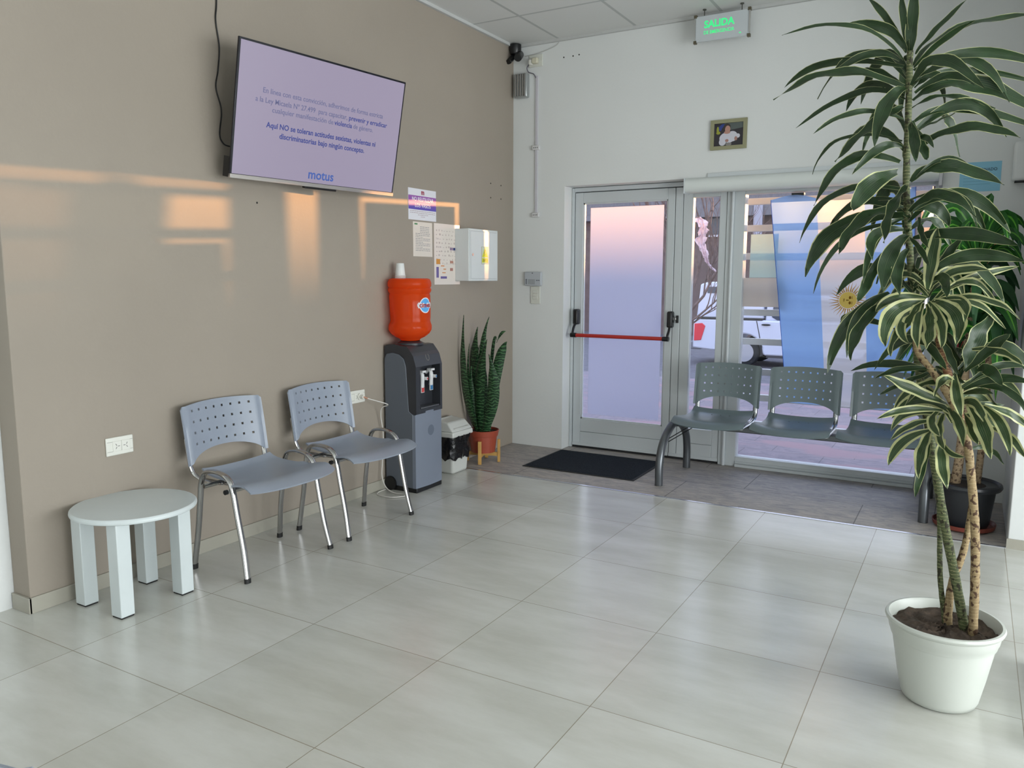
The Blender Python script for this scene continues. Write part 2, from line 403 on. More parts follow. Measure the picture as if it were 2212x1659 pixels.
obj('wall_left', MB().box((-0.12, -3.864, 0), (0, 0.0, CH)), W_TAN, smooth=False, bevel=0.004, **S)
obj('wall_left', MB().box((-0.35, -10, 0), (-0.12, 0.35, CH)), W_WHITE, smooth=False, **S)
bb = MB().box((0.0, -3.874, 0), (0.010, -0.93, 0.066)).box((-0.115, -3.876, 0), (0.010, -3.864, 0.066))
obj('baseboard_left', bb, W_BASE, smooth=False, bevel=0.002, **S)
wb_ = MB().box((-0.12, 0, 0), (0.45, 0.35, CH)).box((2.985, 0, 0), (3.62, 0.35, CH)).box((0.45, 0, 2.035), (2.985, 0.35, CH))
obj('wall_back', wb_, W_WHITE, smooth=False, **S)
obj('wall_back', MB().box((3.43, -0.92, 0), (8, 0.35, CH)), W_WHITE, smooth=False, bevel=0.004, **S)
obj('baseboard_back', MB().box((3.424, -0.932, 0), (8, -0.92, 0.05)), W_BASE, smooth=False, **S)
obj('wall_right', MB().box((7.6, -10, 0), (7.8, -0.9, CH)), W_WHITE, smooth=False, **S)
obj('wall_rear', MB().box((-0.35, -10.1, 0), (8, -9.9, CH)), W_WHITE, smooth=False, **S)

# ------------------------------------------------------------------ door and window frames
YF, YB = 0.135, 0.190
def bars(mb, rects, y0=YF, y1=YB):
    for x0, z0, x1, z1 in rects: mb.box((x0, y0, z0), (x1, y1, z1))
    return mb
# fixed outer frame
fr = bars(MB(), [(0.452, 0, 0.474, 2.03), (0.474, 2.0, 2.985, 2.032), (1.658, 0, 1.700, 2.0), (1.700, 0, 1.782, 2.0), (2.942, 0, 2.985, 2.0),
                 (1.782, 0.0, 2.942, 0.072), (1.782, 1.925, 2.942, 2.0)], 0.125, 0.215)
fr.tube([(1.700, 0.118, 0.0), (1.700, 0.118, 2.0)], 0.014, n=16)
w1 = obj('window_1', fr, ALU, smooth=True, bevel=0.003, **S)
obj('window_sill', MB().box((1.785, 0.115, 0.028), (2.94, 0.15, 0.040)).box((1.785, 0.105, 0.0), (2.94, 0.125, 0.022)), ALU, w1, bevel=0.002)
obj('pane', MB().box((1.782, 0.165, 0.072), (2.942, 0.170, 1.925)), GLASS, w1, smooth=False)
# main leaf
d1 = thing('door_1', None, None, (0.474, YF, 0), kind='structure')
obj('leaf_frame', bars(MB(), [(0.478, 0.022, 0.545, 1.995), (1.222, 0.022, 1.277, 1.995), (0.545, 0.022, 1.222, 0.13), (0.545, 0.132, 1.222, 0.236), (0.545, 1.915, 1.222, 1.995)]), ALU, d1, bevel=0.003)
bd = bars(MB(), [(0.545, 0.236, 0.555, 1.915), (1.213, 0.236, 1.222, 1.915), (0.545, 0.236, 1.222, 0.246), (0.545, 1.906, 1.222, 1.915)], YF + 0.008, YF + 0.02)
obj('glazing_bead', bd, ALU, d1)
obj('pane', MB().box((0.545, 0.160, 0.236), (1.222, 0.165, 1.915)), GLASS, d1, smooth=False)
obj('bottom_seal', MB().box((0.478, YF - 0.008, 0.018), (1.277, YF, 0.042)), ALU, d1, bevel=0.002)
obj('threshold_gap', MB().box((0.478, YF + 0.004, 0.0), (1.656, YB, 0.021)), GASKET, d1, smooth=False)
# frosted film on the leaf
obj('frosted_film', MB().box((0.598, 0.1585, 0.275), (1.186, 0.1598, 1.879)), cloth_mat('frosted_film', 'E2E3F0', 0.06, 0.78), d1, smooth=False)
# side leaf
d2 = thing('door_2', None, None, (1.28, YF, 0), kind='structure')
obj('leaf_frame', bars(MB(), [(1.281, 0.022, 1.337, 1.995), (1.340, 0.022, 1.412, 1.995), (1.604, 0.022, 1.655, 1.995), (1.412, 0.022, 1.604, 0.13), (1.412, 0.132, 1.604, 0.242), (1.412, 1.918, 1.604, 1.995)]), ALU, d2, bevel=0.003)
obj('pane', MB().box((1.412, 0.160, 0.242), (1.604, 0.165, 1.918)), GLASS, d2, smooth=False)
obj('bottom_seal', MB().box((1.281, YF - 0.008, 0.018), (1.655, YF, 0.042)), ALU, d2, bevel=0.002)
# seams (dark joint behind the narrow gaps)
obj('seam', MB().box((1.276, 0.145, 0.02), (1.282, 0.2, 1.995)).box((1.336, 0.145, 0.02), (1.341, 0.2, 1.995)).box((1.655, 0.15, 0.02), (1.659, 0.2, 1.995)).box((0.473, 0.145, 0.02), (0.479, 0.2, 1.995)).box((0.474, 0.15, 1.994), (1.656, 0.2, 2.001)), GASKET, d2, smooth=False)

# panic push bar
pb = thing('push_bar', 'red panic push bar with black end housings across the glass door', 'push bar', (0.9, YF, 0.9))
REDM = M('red_enamel', (0.42, 0.028, 0.022), 0.3)
obj('bar', MB().tube([(0.545, 0.035, 0.906), (1.258, 0.035, 0.906)], 0.0145, n=20), REDM, pb)
for sx, x in ((1, 0.515), (-1, 1.277)):
    h = obj('housing', MB().box((x - 0.021, 0.075, 0.985), (x + 0.021, YF, 1.105)), BLACKP, pb, bevel=0.012, seg=3, label='black end housing')
    obj('lever_arm', MB().tube(spline([(x, 0.09, 1.0), (x - 0.004 * sx, 0.065, 0.965), (x - 0.002 * sx, 0.042, 0.93), (x, 0.035, 0.906)], 5), 0.009, 0.012).tube([(x - 0.014 * sx, 0.035, 0.906), (x + 0.032 * sx, 0.035, 0.906)], 0.018, n=18), BLACKP, pb, label='black curved lever arm')
obj('strike_plate', MB().box((1.312, YF - 0.012, 1.02), (1.330, YF, 1.075)), BLACKP, pb, bevel=0.002)
obj('latch', MB().box((1.296, YF - 0.016, 1.04), (1.314, YF - 0.004, 1.062)), CHROME, pb, bevel=0.002)

# roller blind rolled up under the lintel
rb = thing('roller_blind', 'rolled up white roller blind in its cassette above the window', 'blind', (1.40, -0.02, 1.93))
prof = [(-0.012 + 0.045 * math.cos(a), 1.985 + 0.05 * math.sin(a)) for a in [math.radians(t) for t in range(95, 275, 12)]] + [(0.05, 1.938), (0.06, 2.03)]
k = MB().prism([(p[0], p[1]) for p in prof], 1.402, 2.965, 'x'); obj('cassette', k, M('blind_white', (0.66, 0.70, 0.68), 0.5), rb, autos=30)
obj('end_cap', MB().box((1.396, -0.055, 1.93), (1.402, 0.06, 2.035)), ALU, rb, bevel=0.002)
obj('end_cap', MB().box((2.965, -0.055, 1.90), (2.985, 0.08, 2.062)), M('alu_end', (0.40, 0.40, 0.42), 0.4, 0.3), rb, bevel=0.002)
obj('bracket', MB().box((1.39, 0.06, 1.985), (1.41, 0.125, 2.0)), ALU, rb)
obj('trim_3', MB().box((1.552, -0.012, 2.032), (2.99, 0.0, 2.062)), ALU, smooth=False, **S)

# outside security bars (one welded grille)
gr = thing('window_grille', 'white grille of horizontal bars outside the large window', 'grille', (1.72, 0.33, 0.1))
BARM = M('grille_white', (0.62, 0.62, 0.60), 0.45)
for z in (1.893, 1.705, 1.507, 1.300, 1.105, 0.894, 0.674, 0.485, 0.285):
    obj('bar', MB().box((1.70, 0.33, z - 0.026), (3.0, 0.37, z + 0.020)), BARM, gr, bevel=0.003)
for x in (1.712, 2.99):
    obj('post', MB().box((x - 0.018, 0.34, -0.1), (x + 0.018, 0.38, 2.1)), BARM, gr, bevel=0.003)

# sheets stuck on the window glass
for nm, x0, z0, x1, z1, c, lb in (('notice_sheet', 1.822, 1.352, 2.060, 1.650, 'DDEBEA', 'pale green sheet stuck on the window left of the flag, upper of two'),
                              ('notice_sheet', 1.784, 1.150, 2.095, 1.350, 'E6E0DA', 'pale beige sheet stuck on the window left of the flag, lower of two')):
    obj(nm, MB().box((x0, 0.1612, z0), (x1, 0.1625, z1)), cloth_mat('paper_' + c, c, 0.0, 0.75), smooth=False, label=lb, cat='sheet', origin=(x0, 0.16, z0))

# ------------------------------------------------------------------ flag
fl = thing('flag', 'light blue and white triband flag with a sun, hung sideways on the window', 'flag', (2.4, 0.09, 1.9))
def flag_pt(u, v):                 # u across 0..1, v down 0..1
    zt = 1.872 + 0.028 * math.sin(PI * min(1, u * 3.0)) * (u < 0.34) + (0.045 * max(0, (u - 0.66) / 0.34)) - 0.02 * math.sin(PI * min(1, max(0, (u - 0.33) / 0.34)))
    z = zt + (0.50 - zt) * v
    xl = 1.960 + 0.165 * v; xr = 2.835 + 0.06 * v
    # bands meet at measured places
    x = xl + (xr - xl) * u
    y = 0.095 + 0.010 * math.sin(u * 21 + 2.5 * v) * (0.3 + 0.7 * (1 - v)) + 0.006 * math.sin(u * 9 - v * 5)
    return Vector((x, y, z))
fb = MB()
NU, NV = 45, 40
for j in range(NV):
    for i in range(NU):
        fb.cur = 1 if NU // 3 <= i < 2 * NU // 3 else 0
        fb.add([flag_pt((i + a) / NU, (j + b) / NV) for a, b in ((0, 0), (0, 1), (1, 1), (1, 0))], [(0, 1, 2, 3)])
BLUE = cloth_mat('flag_blue', 'A6CCFF', 0.05, 0.80); WHT = cloth_mat('flag_white', 'F9F6F9', 0.20, 0.82)
fo = obj('cloth', fb, [BLUE, WHT], fl, smooth=False)
bm = bmesh.new(); bm.from_mesh(fo.data); bmesh.ops.remove_doubles(bm, verts=bm.verts, dist=1e-5); bmesh.ops.recalc_face_normals(bm, faces=bm.faces)
for f in bm.faces: f.smooth = True
bm.to_mesh(fo.data); bm.free()
hem = MB().tube([flag_pt(0, v / 10) for v in range(11)], 0.004, 0.0015, n=6).tube([flag_pt(1, v / 10) for v in range(11)], 0.004, 0.0015, n=6)
obj('hem', hem, cloth_mat('flag_hem', '4C86E0', 0.0, 0.6), fl, label='darker blue side hem')
sc_ = Vector((2.485, 0.072, 1.208)); GOLD = cloth_mat('flag_gold', 'E8CC6A', 0.0, 0.55); GOLDD = cloth_mat('flag_gold_dark', 'C79B4E', 0.0, 0.5)
s1 = MB().add([sc_ + Vector((0.054 * math.cos(a), 0, 0.054 * math.sin(a))) for a in [2 * PI * k / 48 for k in range(48)]], [tuple(range(48))])
em = obj('sun_emblem', s1, GOLD, fl, smooth=False)
rm = MB()
for k in range(32):
    a = 2 * PI * k / 32; d = Vector((math.cos(a), 0, math.sin(a))); t = Vector((-math.sin(a), 0, math.cos(a)))
    wv = 0 if k % 2 else 1; n = 7; vs = []
    for q in range(n + 1):
        r_ = 0.056 + 0.064 * q / n; w_ = 0.0042 * (1 - q / n) + 0.0003; off = 0.0028 * math.sin(q / n * 2 * PI) * wv
        vs += [sc_ + d * r_ + t * (off - w_), sc_ + d * r_ + t * (off + w_)]
    rm.add(vs, [(2 * q, 2 * q + 1, 2 * q + 3, 2 * q + 2) for q in range(n)])
obj('sun_rays', rm, GOLDD, em, smooth=False)
fc = MB()
for dz in (0.017, -0.017):
    c = sc_ + Vector((0.012, -0.002, dz)); fc.add([c + Vector((0.0075 * math.cos(a), 0, 0.010 * math.sin(a))) for a in [2 * PI * k / 16 for k in range(16)]], [tuple(range(16))])
    c = c + Vector((0.011, 0, 0)); fc.add([c + Vector((x, 0, z)) for x, z in ((0, -0.011), (0.003, -0.009), (0.004, 0), (0.003, 0.009), (0, 0.011), (0.001, 0))], [(0, 1, 2, 5), (5, 2, 3, 4)])
fc.add([sc_ + Vector(p) for p in ((-0.010, -0.002, -0.004), (0.008, -0.002, -0.0015), (0.008, -0.002, 0.0015), (-0.010, -0.002, 0.004))], [(0, 1, 2, 3)])
fc.add([sc_ + Vector(p) for p in ((-0.026, -0.002, -0.010), (-0.023, -0.002, -0.010), (-0.021, -0.002, 0.010), (-0.026, -0.002, 0.010))], [(0, 1, 2, 3)])
obj('sun_face', fc, cloth_mat('flag_brown', '8A6428', 0, 0.3), em, smooth=False)
obj('clip', MB().box((2.09, 0.11, 1.895), (2.17, 0.155, 1.915)), BLACKP, fl)

# ------------------------------------------------------------------ outdoors
ST = -0.83
obj('pavement', MB().box((-14, 0.35, -0.3), (14, 5.2, -0.04)), stone_floor('pavement_stone', (0.235, 0.20, 0.225, 1), (0.20, 0.172, 0.195, 1), 0.62, 0.33, (0, 0, 0), patch=(0.235, 0.155, 0.17, 1), rough=0.7), smooth=False, **S)
bank = MB().add([(-14, 5.2, -0.04), (14, 5.2, -0.04), (14, 9.5, ST), (-14, 9.5, ST)], [(0, 1, 2, 3)])
obj('ground', bank, M('gravel_ground', (0.17, 0.145, 0.15), 0.9, noise=(9, 0.35, 8), bump=(30, 0.5)), smooth=False, **S)
obj('street', MB().box((-40, 9.5, ST - 0.1), (40, 60, ST)), M('asphalt', (0.13, 0.12, 0.125), 0.85, noise=(6, 0.25, 8)), smooth=False, **S)
# pickup truck
tk = thing('pickup_truck', 'white pickup truck with a canopy parked across the street', 'truck', (-0.3, 14.2, ST))
TW = M('truck_paint', (0.55, 0.58, 0.68), 0.25, coat=0.5); y0, y1 = 14.2, 16.0; z = ST
def arc(cx, cz, r, a0, a1, n=10): return [(cx + r * math.cos(a0 + (a1 - a0) * k / n), cz + r * math.sin(a0 + (a1 - a0) * k / n)) for k in range(n + 1)]
wx1, wx2, wz, wr = -1.64, 1.55, z + 0.36, 0.36
body = [(-2.94, z + 0.42)] + [(-2.5, z + 0.38)] + arc(wx1, wz, 0.45, PI, 0)[0:] + [(-1.15, z + 0.30), (1.05, z + 0.30)] + arc(wx2, wz, 0.45, PI, 0) + [(2.3, z + 0.36), (2.42, z + 0.65), (2.32, z + 1.0), (1.0, z + 1.14), (-1.2, z + 1.16), (-2.93, z + 1.16)]
obj('body', MB().prism(body, y0, y1), TW, tk, bevel=0.04, autos=25)
obj('canopy', MB().prism([(-2.88, z + 1.19), (-2.80, z + 2.02), (-2.6, z + 2.08), (-1.22, z + 2.08), (-1.22, z + 1.19)], y0 + 0.08, y1 - 0.08), TW, tk, bevel=0.03)
obj('canopy_window', MB().box((-2.62, y0 + 0.07, z + 1.80), (-1.35, y0 + 0.085, z + 1.96)), M('car_glass', '3A4352', 0.08), tk, smooth=False)
obj('bed_rail_seam', MB().box((-2.9, y0 - 0.004, z + 1.155), (-1.22, y0 + 0.1, z + 1.195)), BLACKP, tk)
obj('cab', MB().prism([(-1.18, z + 1.14), (-1.14, z + 1.72), (-0.95, z + 1.78), (0.45, z + 1.76), (1.15, z + 1.13)], y0 + 0.1, y1 - 0.1), TW, tk, bevel=0.04)
obj('side_window', MB().prism([(-1.02, z + 1.24), (-0.98, z + 1.62), (-0.9, z + 1.68), (0.35, z + 1.66), (0.85, z + 1.20), (-0.6, z + 1.15), (-0.9, z + 1.17)], y0 + 0.085, y0 + 0.11), MATS['car_glass'], tk, smooth=False)
sm = MB().prism([(-1.37, z + 1.14), (-1.35, z + 1.14), (-1.20, z + 0.50), (-1.22, z + 0.50)], y0 - 0.003, y0 + 0.01)
obj('door_seam', sm, BLACKP, tk, smooth=False)
obj('door_seam', MB().box((-0.10, y0 - 0.003, z + 0.4), (-0.085, y0 + 0.01, z + 1.12)), BLACKP, tk, smooth=False)
obj('door_handle', MB().ball((-1.13, y0 - 0.02, z + 1.055), 0.11, (1, 0.25, 0.22)), BLACKP, tk)
obj('sill', MB().box((-1.1, y0 + 0.02, z + 0.25), (1.0, y0 + 0.1, z + 0.34)), M('sill_dark', '35353A', 0.5), tk)
obj('tail_light', MB().prism([(-2.90, z + 0.60), (-2.90, z + 1.03), (-2.70, z + 1.05), (-2.62, z + 0.98), (-2.72, z + 0.62)], y0 - 0.02, y0 + 0.06), M('tail_red', (0.62, 0.03, 0.05), 0.25), tk, bevel=0.01)
obj('rear_bumper', MB().box((-3.05, y0 + 0.03, z + 0.38), (-2.72, y1 - 0.05, z + 0.58)), M('bumper_grey', '6E7078', 0.5), tk, bevel=0.03)
TIRE = M('tire_rubber', '17181A', 0.8); HUB = M('hub_silver', (0.45, 0.46, 0.5), 0.35, 0.6)
for wx in (wx1, wx2):
    for wy in (y0 + 0.02, y1 - 0.24):
        t = obj('wheel', MB().tube([(wx, wy, wz), (wx, wy + 0.22, wz)], wr, n=36), TIRE, tk, bevel=0.03)
        hb = MB().tube([(wx, wy - 0.004, wz), (wx, wy + 0.02, wz)], 0.235, n=30)
        obj('hub', hb, HUB, t)
# house across the street
hs = thing('house', 'low brown house with white framed window across the street', 'building', (-6, 24, ST))
obj('wall', MB().box((-16, 24, ST), (1.5, 30, 3.6)), M('brick_brown', (0.135, 0.095, 0.088), 0.9, noise=(3, 0.2, 6)), hs, smooth=False)
obj('fascia', MB().box((-16.3, 23.5, 3.55), (1.8, 24.0, 4.5)), M('corrugated_grey', (0.16, 0.155, 0.17), 0.7, noise=(12, 0.15)), hs, smooth=False)
obj('roof', MB().prism([(23.3, 4.5), (27, 5.4), (30.5, 4.5)], -16.4, 1.9, 'x'), M('roof_brown', (0.12, 0.09, 0.085), 0.8), hs, smooth=False)
obj('downpipe', MB().box((-3.75, 23.4, 2.4), (-3.45, 23.5, 3.9)), M('pipe_pale', (0.34, 0.34, 0.40), 0.6), hs)
for wx in (-5.55, -9.6, -1.2):
    f_ = MB()
    for a, b, c, d in ((0, 0, 0.62, 0.07), (0, 0.73, 0.62, 0.8), (0, 0, 0.07, 0.8), (0.55, 0, 0.62, 0.8)): f_.box((wx + a, 23.9, 2.85 + b), (wx + c, 24.0, 2.85 + d))
    w_ = obj('window', f_, M('white_frame', (0.6, 0.6, 0.66), 0.5), hs, smooth=False)
    obj('pane', MB().box((wx + 0.05, 23.95, 2.9), (wx + 0.57, 23.99, 3.6)), MATS['car_glass'], w_, smooth=False)
# unseen low house added far right; its ridge cuts off the low sun
fh = thing('house', 'unseen long low house added far on the right to block the low sun', 'building', (25, 45, ST))
obj('wall', MB().box((2, 44, ST), (60, 52, 2.6)), M('sun_blocker_wall', (0.25, 0.2, 0.18), 0.9), fh, smooth=False)
obj('roof', MB().prism([(43.5, 2.6), (48, 3.72), (52.5, 2.6)], 1.5, 60, 'x'), MATS['roof_brown'], fh, smooth=False)
# bare tree with a torn bag
rnd = random.Random(5)
tr = thing('bare_tree', 'bare twisting tree on the pavement outside the narrow glass panel', 'tree', (0.16, 4.0, -0.04))
tm = MB(); BARK = M('bark', (0.15, 0.115, 0.105), 0.9, noise=(20, 0.3))
tm.tube(spline([(0.16, 4.0, -0.06), (0.13, 4.0, 0.35), (0.18, 4.02, 0.75), (0.17, 4.0, 1.05)]), 0.055, n=10, radii=[1 - 0.014 * k for k in range(25)])
obj('trunk', tm, BARK, tr)
bmz = MB()
def branch(p, d, L_, r_, lev):
    pts = [p]; q = Vector(p); dd = Vector(d).normalized()
    for k in range(6):
        dd = (dd + Vector((rnd.uniform(-.22, .22), rnd.uniform(-.15, .15), rnd.uniform(-.1, .24)))).normalized(); q = q + dd * (L_ / 6); pts.append(q.copy())
    bmz.tube(pts, r_, n=5, cap=False, radii=[1 - 0.12 * k for k in range(7)])
    if lev > 0:
        for k in (2, 3, 4, 5, 6):
            branch(pts[k], dd + Vector((rnd.uniform(-.7, .7), rnd.uniform(-.4, .4), rnd.uniform(.0, .7))), L_ * 0.62, r_ * 0.55, lev - 1)
for a, b, c, L_, r_ in ((0.16, 0.9, (0.55, 0, 0.6), 0.9, 0.022), (0.17, 1.0, (0.3, 0.1, 0.9), 1.2, 0.026), (0.16, 1.05, (-0.1, 0, 1), 1.3, 0.03), (0.17, 0.8, (0.8, -0.1, 0.55), 0.8, 0.016), (0.15, 1.0, (-0.6, 0.1, 0.8), 1.1, 0.022), (0.17, 0.75, (0.7, 0.1, 0.45), 0.7, 0.013)):
    branch(Vector((a, 4.0, b)), c, L_, r_, 3)
obj('branches', bmz, BARK, tr)
bg_ = MB()
pts = [PY(1509, 470, 3.9), PY(1520, 492, 3.85), PY(1514, 520, 3.9), PY(1523, 548, 3.86), PY(1530, 570, 3.9), PY(1546, 586, 3.88)]
sp_ = spline(pts, 6); wds = [0.02, 0.05, 0.075, 0.07, 0.05, 0.045, 0.05, 0.06, 0.055, 0.05, 0.045, 0.06, 0.065, 0.055, 0.05, 0.04, 0.04, 0.045, 0.035, 0.03, 0.03, 0.026, 0.02, 0.018, 0.016, 0.012, 0.01, 0.009, 0.008, 0.006, 0.005]
bg_.grid(8, len(sp_) - 1, lambda i, j: sp_[j] + Vector(((i / 8 - 0.5) * 2 * wds[min(j, 30)] * (1 + 0.25 * math.sin(j * 1.7 + i)), 0.02 * math.sin(i * 2.4 + j * 0.8), 0.012 * math.sin(i * 1.9 + j * 2.2))))
obj('torn_plastic_bag', bg_, cloth_mat('bag_plastic', 'F2E8EC', 0.1, 0.5), solid=0.0008, label='torn pinkish white plastic bag caught in the bare tree', cat='plastic bag')

# ------------------------------------------------------------------ backrest / seat builders (shared shape)
def backrest_grid(w, zt, zb, notch, bow, flange=0.028, lean=0.0):
    """local frame: x across, y depth (front = -y), z up; sheet with 8x4 square holes, arched lower edge"""
    hs = 0.0055; cols = [(-0.5 + (k + 0.5) / 8) * (w - 0.09) for k in range(8)]
    us = [-w / 2, -w / 2 + flange * 0.5, -w / 2 + flange]
    for c in cols: us += [c - hs, c + hs]
    us += [w / 2 - flange, w / 2 - flange * 0.5, w / 2]
    rowz = [zb + notch + 0.030 + k * (zt - 0.026 - (zb + notch + 0.030)) / 3 for k in range(4)]
    vs_ = [0.0, 0.34, 0.67, 1.0]
    for r_ in rowz: vs_ += [('z', r_ - hs), ('z', r_ + hs)]
    vs_.append('top')
    def zat(v, u):
        q = max(0.0, 1 - (2 * abs(u) / (w - 0.05)) ** 2.2) if abs(u) < (w - 0.05) / 2 else 0
        bot = zb + notch * q ** 0.6 if q > 0 else zb
        zn = zb + notch + 0.012
        if v == 'top': return zt + 0.010 * (1 - (2 * u / w) ** 2) - 0.012 * (abs(u) > w / 2 - 0.004)
        if isinstance(v, tuple): return v[1]
        return bot + (zn - bot) * v
    # finer columns for a smooth arch
    fine = []
    for a, b in zip(us[:-1], us[1:]):
        n = max(1, int(round((b - a) / 0.016))); fine += [a + (b - a) * k / n for k in range(n)]
    fine.append(us[-1])
    holes = [(round(c - hs, 5), round(c + hs, 5)) for c in cols]
    def pt(i, j):
        u = fine[i]; zz = zat(vs_[j], u); s_ = 2 * u / w
        y = -bow * s_ * s_ - lean * (zz - zb)*-1 + 0.010 * ((zz - zb) / (zt - zb)) ** 2
        if abs(s_) > 1 - 2 * flange / w * 0.55: y += 0.010
        return Vector((u, y, zz))
    rows = {4 + 2 * k for k in range(4)}
    def skip(i, j):
        return j in rows and any(abs(fine[i] - a) < 1e-4 and abs(fine[i + 1] - b) < 1e-4 for a, b in [(c - hs, c + hs) for c in cols])
    return MB().grid(len(fine) - 1, len(vs_) - 1, pt, skip)
def xf(mb, M4): mb.v = [M4 @ v for v in mb.v]; return mb

# ------------------------------------------------------------------ chairs by the taupe wall
CYC = -2.936
ch = thing('chair', 'blue-grey perforated plastic chair with chrome legs beside the white round table', 'chair', (0.32, CYC, 0), group='blue-grey chairs')
ML = frame4((0, CYC, 0), (0, 1, 0), (-1, 0, 0))      # helper not used for z
def side(y):
    yo = y; s_ = 1 if y > CYC else -1
    yt = y - s_ * 0.010
    return spline([(0.498, yo, 0.012), (0.470, yt + 0, 0.14), (0.437, yt, 0.30), (0.418, yt, 0.400), (0.398, yt, 0.447), (0.350, yt, 0.474), (0.280, yt, 0.478), (0.232, yt, 0.462), (0.208, yt, 0.415), (0.196, yt, 0.34), (0.170, yt, 0.18), (0.145, yo, 0.012)], 5)
for y in (CYC - 0.263, CYC + 0.263):
    P = side(y); n3 = len(P); a = next(i for i, p in enumerate(P) if p.z > 0.40); b = n3 - 1 - next(i for i, p in enumerate(reversed(P)) if p.z > 0.40)
    obj('leg', MB().tube(P[:a + 1], 0.010, 0.0155, up=(0, 1, 0), n=14), CHROME, ch, label='chrome front leg')
    obj('side_arch', MB().tube(P[a:b + 1], 0.010, 0.0155, up=(0, 1, 0), n=14), CHROME, ch)
    obj('leg', MB().tube(P[b:], 0.010, 0.0155, up=(0, 1, 0), n=14), CHROME, ch, label='chrome rear leg')
    for q, p in ((P[0], P[1]), (P[-1], P[-2])):
        obj('foot_cap', MB().tube([q - Vector((0, 0, 0.012)), q + (p - q) * 0.35], 0.0115, 0.017, up=(0, 1, 0), n=14), RUBBER, ch)
sf = MB()
for x in (0.235, 0.405): sf.tube([(x, CYC - 0.262, 0.405), (x, CYC + 0.262, 0.405)], 0.008, 0.011, n=10)
for s_ in (-1, 1): sf.tube([(0.13, CYC + s_ * 0.17, 0.402), (0.44, CYC + s_ * 0.17, 0.402)], 0.008, n=10)
obj('seat_frame', sf, CHROME, ch)
obj('adjusting_knob', MB().tube([(0.405, CYC - 0.275, 0.405), (0.405, CYC - 0.288, 0.405)], 0.011, n=14), BLACKP, ch)
for s_ in (-1, 1):
    yy = CYC + s_ * 0.222
    obj('back_support', MB().tube(spline([(0.26, yy - s_ * 0.045, 0.402), (0.17, yy - s_ * 0.03, 0.404), (0.118, yy - s_ * 0.01, 0.430), (0.098, yy, 0.475), (0.085, yy, 0.54), (0.075, yy, 0.60)], 5), 0.008, 0.014, up=(0, 1, 0), n=12), CHROME, ch)
# backrest: local x across -> -y (viewed from the front, +x side), depth front -> +x
MBk = Matrix(((0, -1, 0, 0.0), (1, 0, 0, 0.0), (0, 0, 1, 0), (0, 0, 0, 1)))   # local x -> world y, local -y -> world +x
k = backrest_grid(0.478, 0.748, 0.475, 0.062, 0.052)
k.v = [Vector((0.068 - v.y - (v.z - 0.475) * 0.12, CYC + v.x, v.z)) for v in k.v]
obj('backrest', k, PLAST, ch, solid=0.006)
def seat_pt(i, j, nu=24, nv=20):
    u = i / nu * 2 - 1; v = j / nv                       # v: rear 0 -> front 1
    hw = 0.205 + 0.012 * v if v < 0.52 else 0.211 + 0.052 * min(1, (v - 0.52) / 0.14) ** 0.8
    x = 0.155 + 0.385 * v + 0.062 * v * (1 - abs(u) ** 2.4) ** 0.8 * (v ** 2)
    zc = 0.440 - 0.016 * math.sin(PI * min(1, v * 1.15)) + 0.010 * abs(u) ** 3 * (v < 0.6)
    if v > 0.8: zc -= 0.028 * ((v - 0.8) / 0.2) ** 2
    if v < 0.15: zc += 0.014 * ((0.15 - v) / 0.15) ** 2
    return Vector((x, CYC + u * hw, zc))
obj('seat', MB().grid(24, 20, seat_pt), PLAST, ch, solid=0.008)
CH2 = dup(ch, (0.32, CYC + 0.664, 0), 0, 'blue-grey perforated plastic chair with chrome legs beside the water dispenser')
_r = ray(40, 1644); _P = CAM + _r * ((0.752 - CAM.z) / _r.z); _a = math.radians(-53)
_o = Matrix.Rotation(_a, 3, 'Z') @ Vector((-0.27, 0.205, 0))
CH3 = dup(ch, (_P.x - _o.x, _P.y - _o.y, 0), _a, 'blue-grey chair back just entering the bottom left corner')

# ------------------------------------------------------------------ round side table
tb = thing('side_table', 'low round white painted wooden side table with four square legs', 'table', (0.224, -3.536, 0))
TC = Vector((0.224, -3.536, 0))
obj('tabletop', MB().lathe([(0.0, 0.386), (0.238, 0.386), (0.2425, 0.389), (0.244, 0.395), (0.2425, 0.403), (0.237, 0.408), (0.0, 0.4095)], TC, n=72, capb=False), TABLEW, tb)
for dx, dy in ((-0.123, -0.155), (0.117, -0.155), (-0.123, 0.125), (0.117, 0.125)):
    x, y = TC.x + dx, TC.y + dy
    lg = obj('leg', MB().box((x - 0.032, y - 0.03, 0.006), (x + 0.032, y + 0.03, 0.387)), TABLEW, tb, bevel=0.003)
    obj('foot_pad', MB().box((x - 0.029, y - 0.027, 0.0), (x + 0.029, y + 0.027, 0.007)), RUBBER, lg, smooth=False)

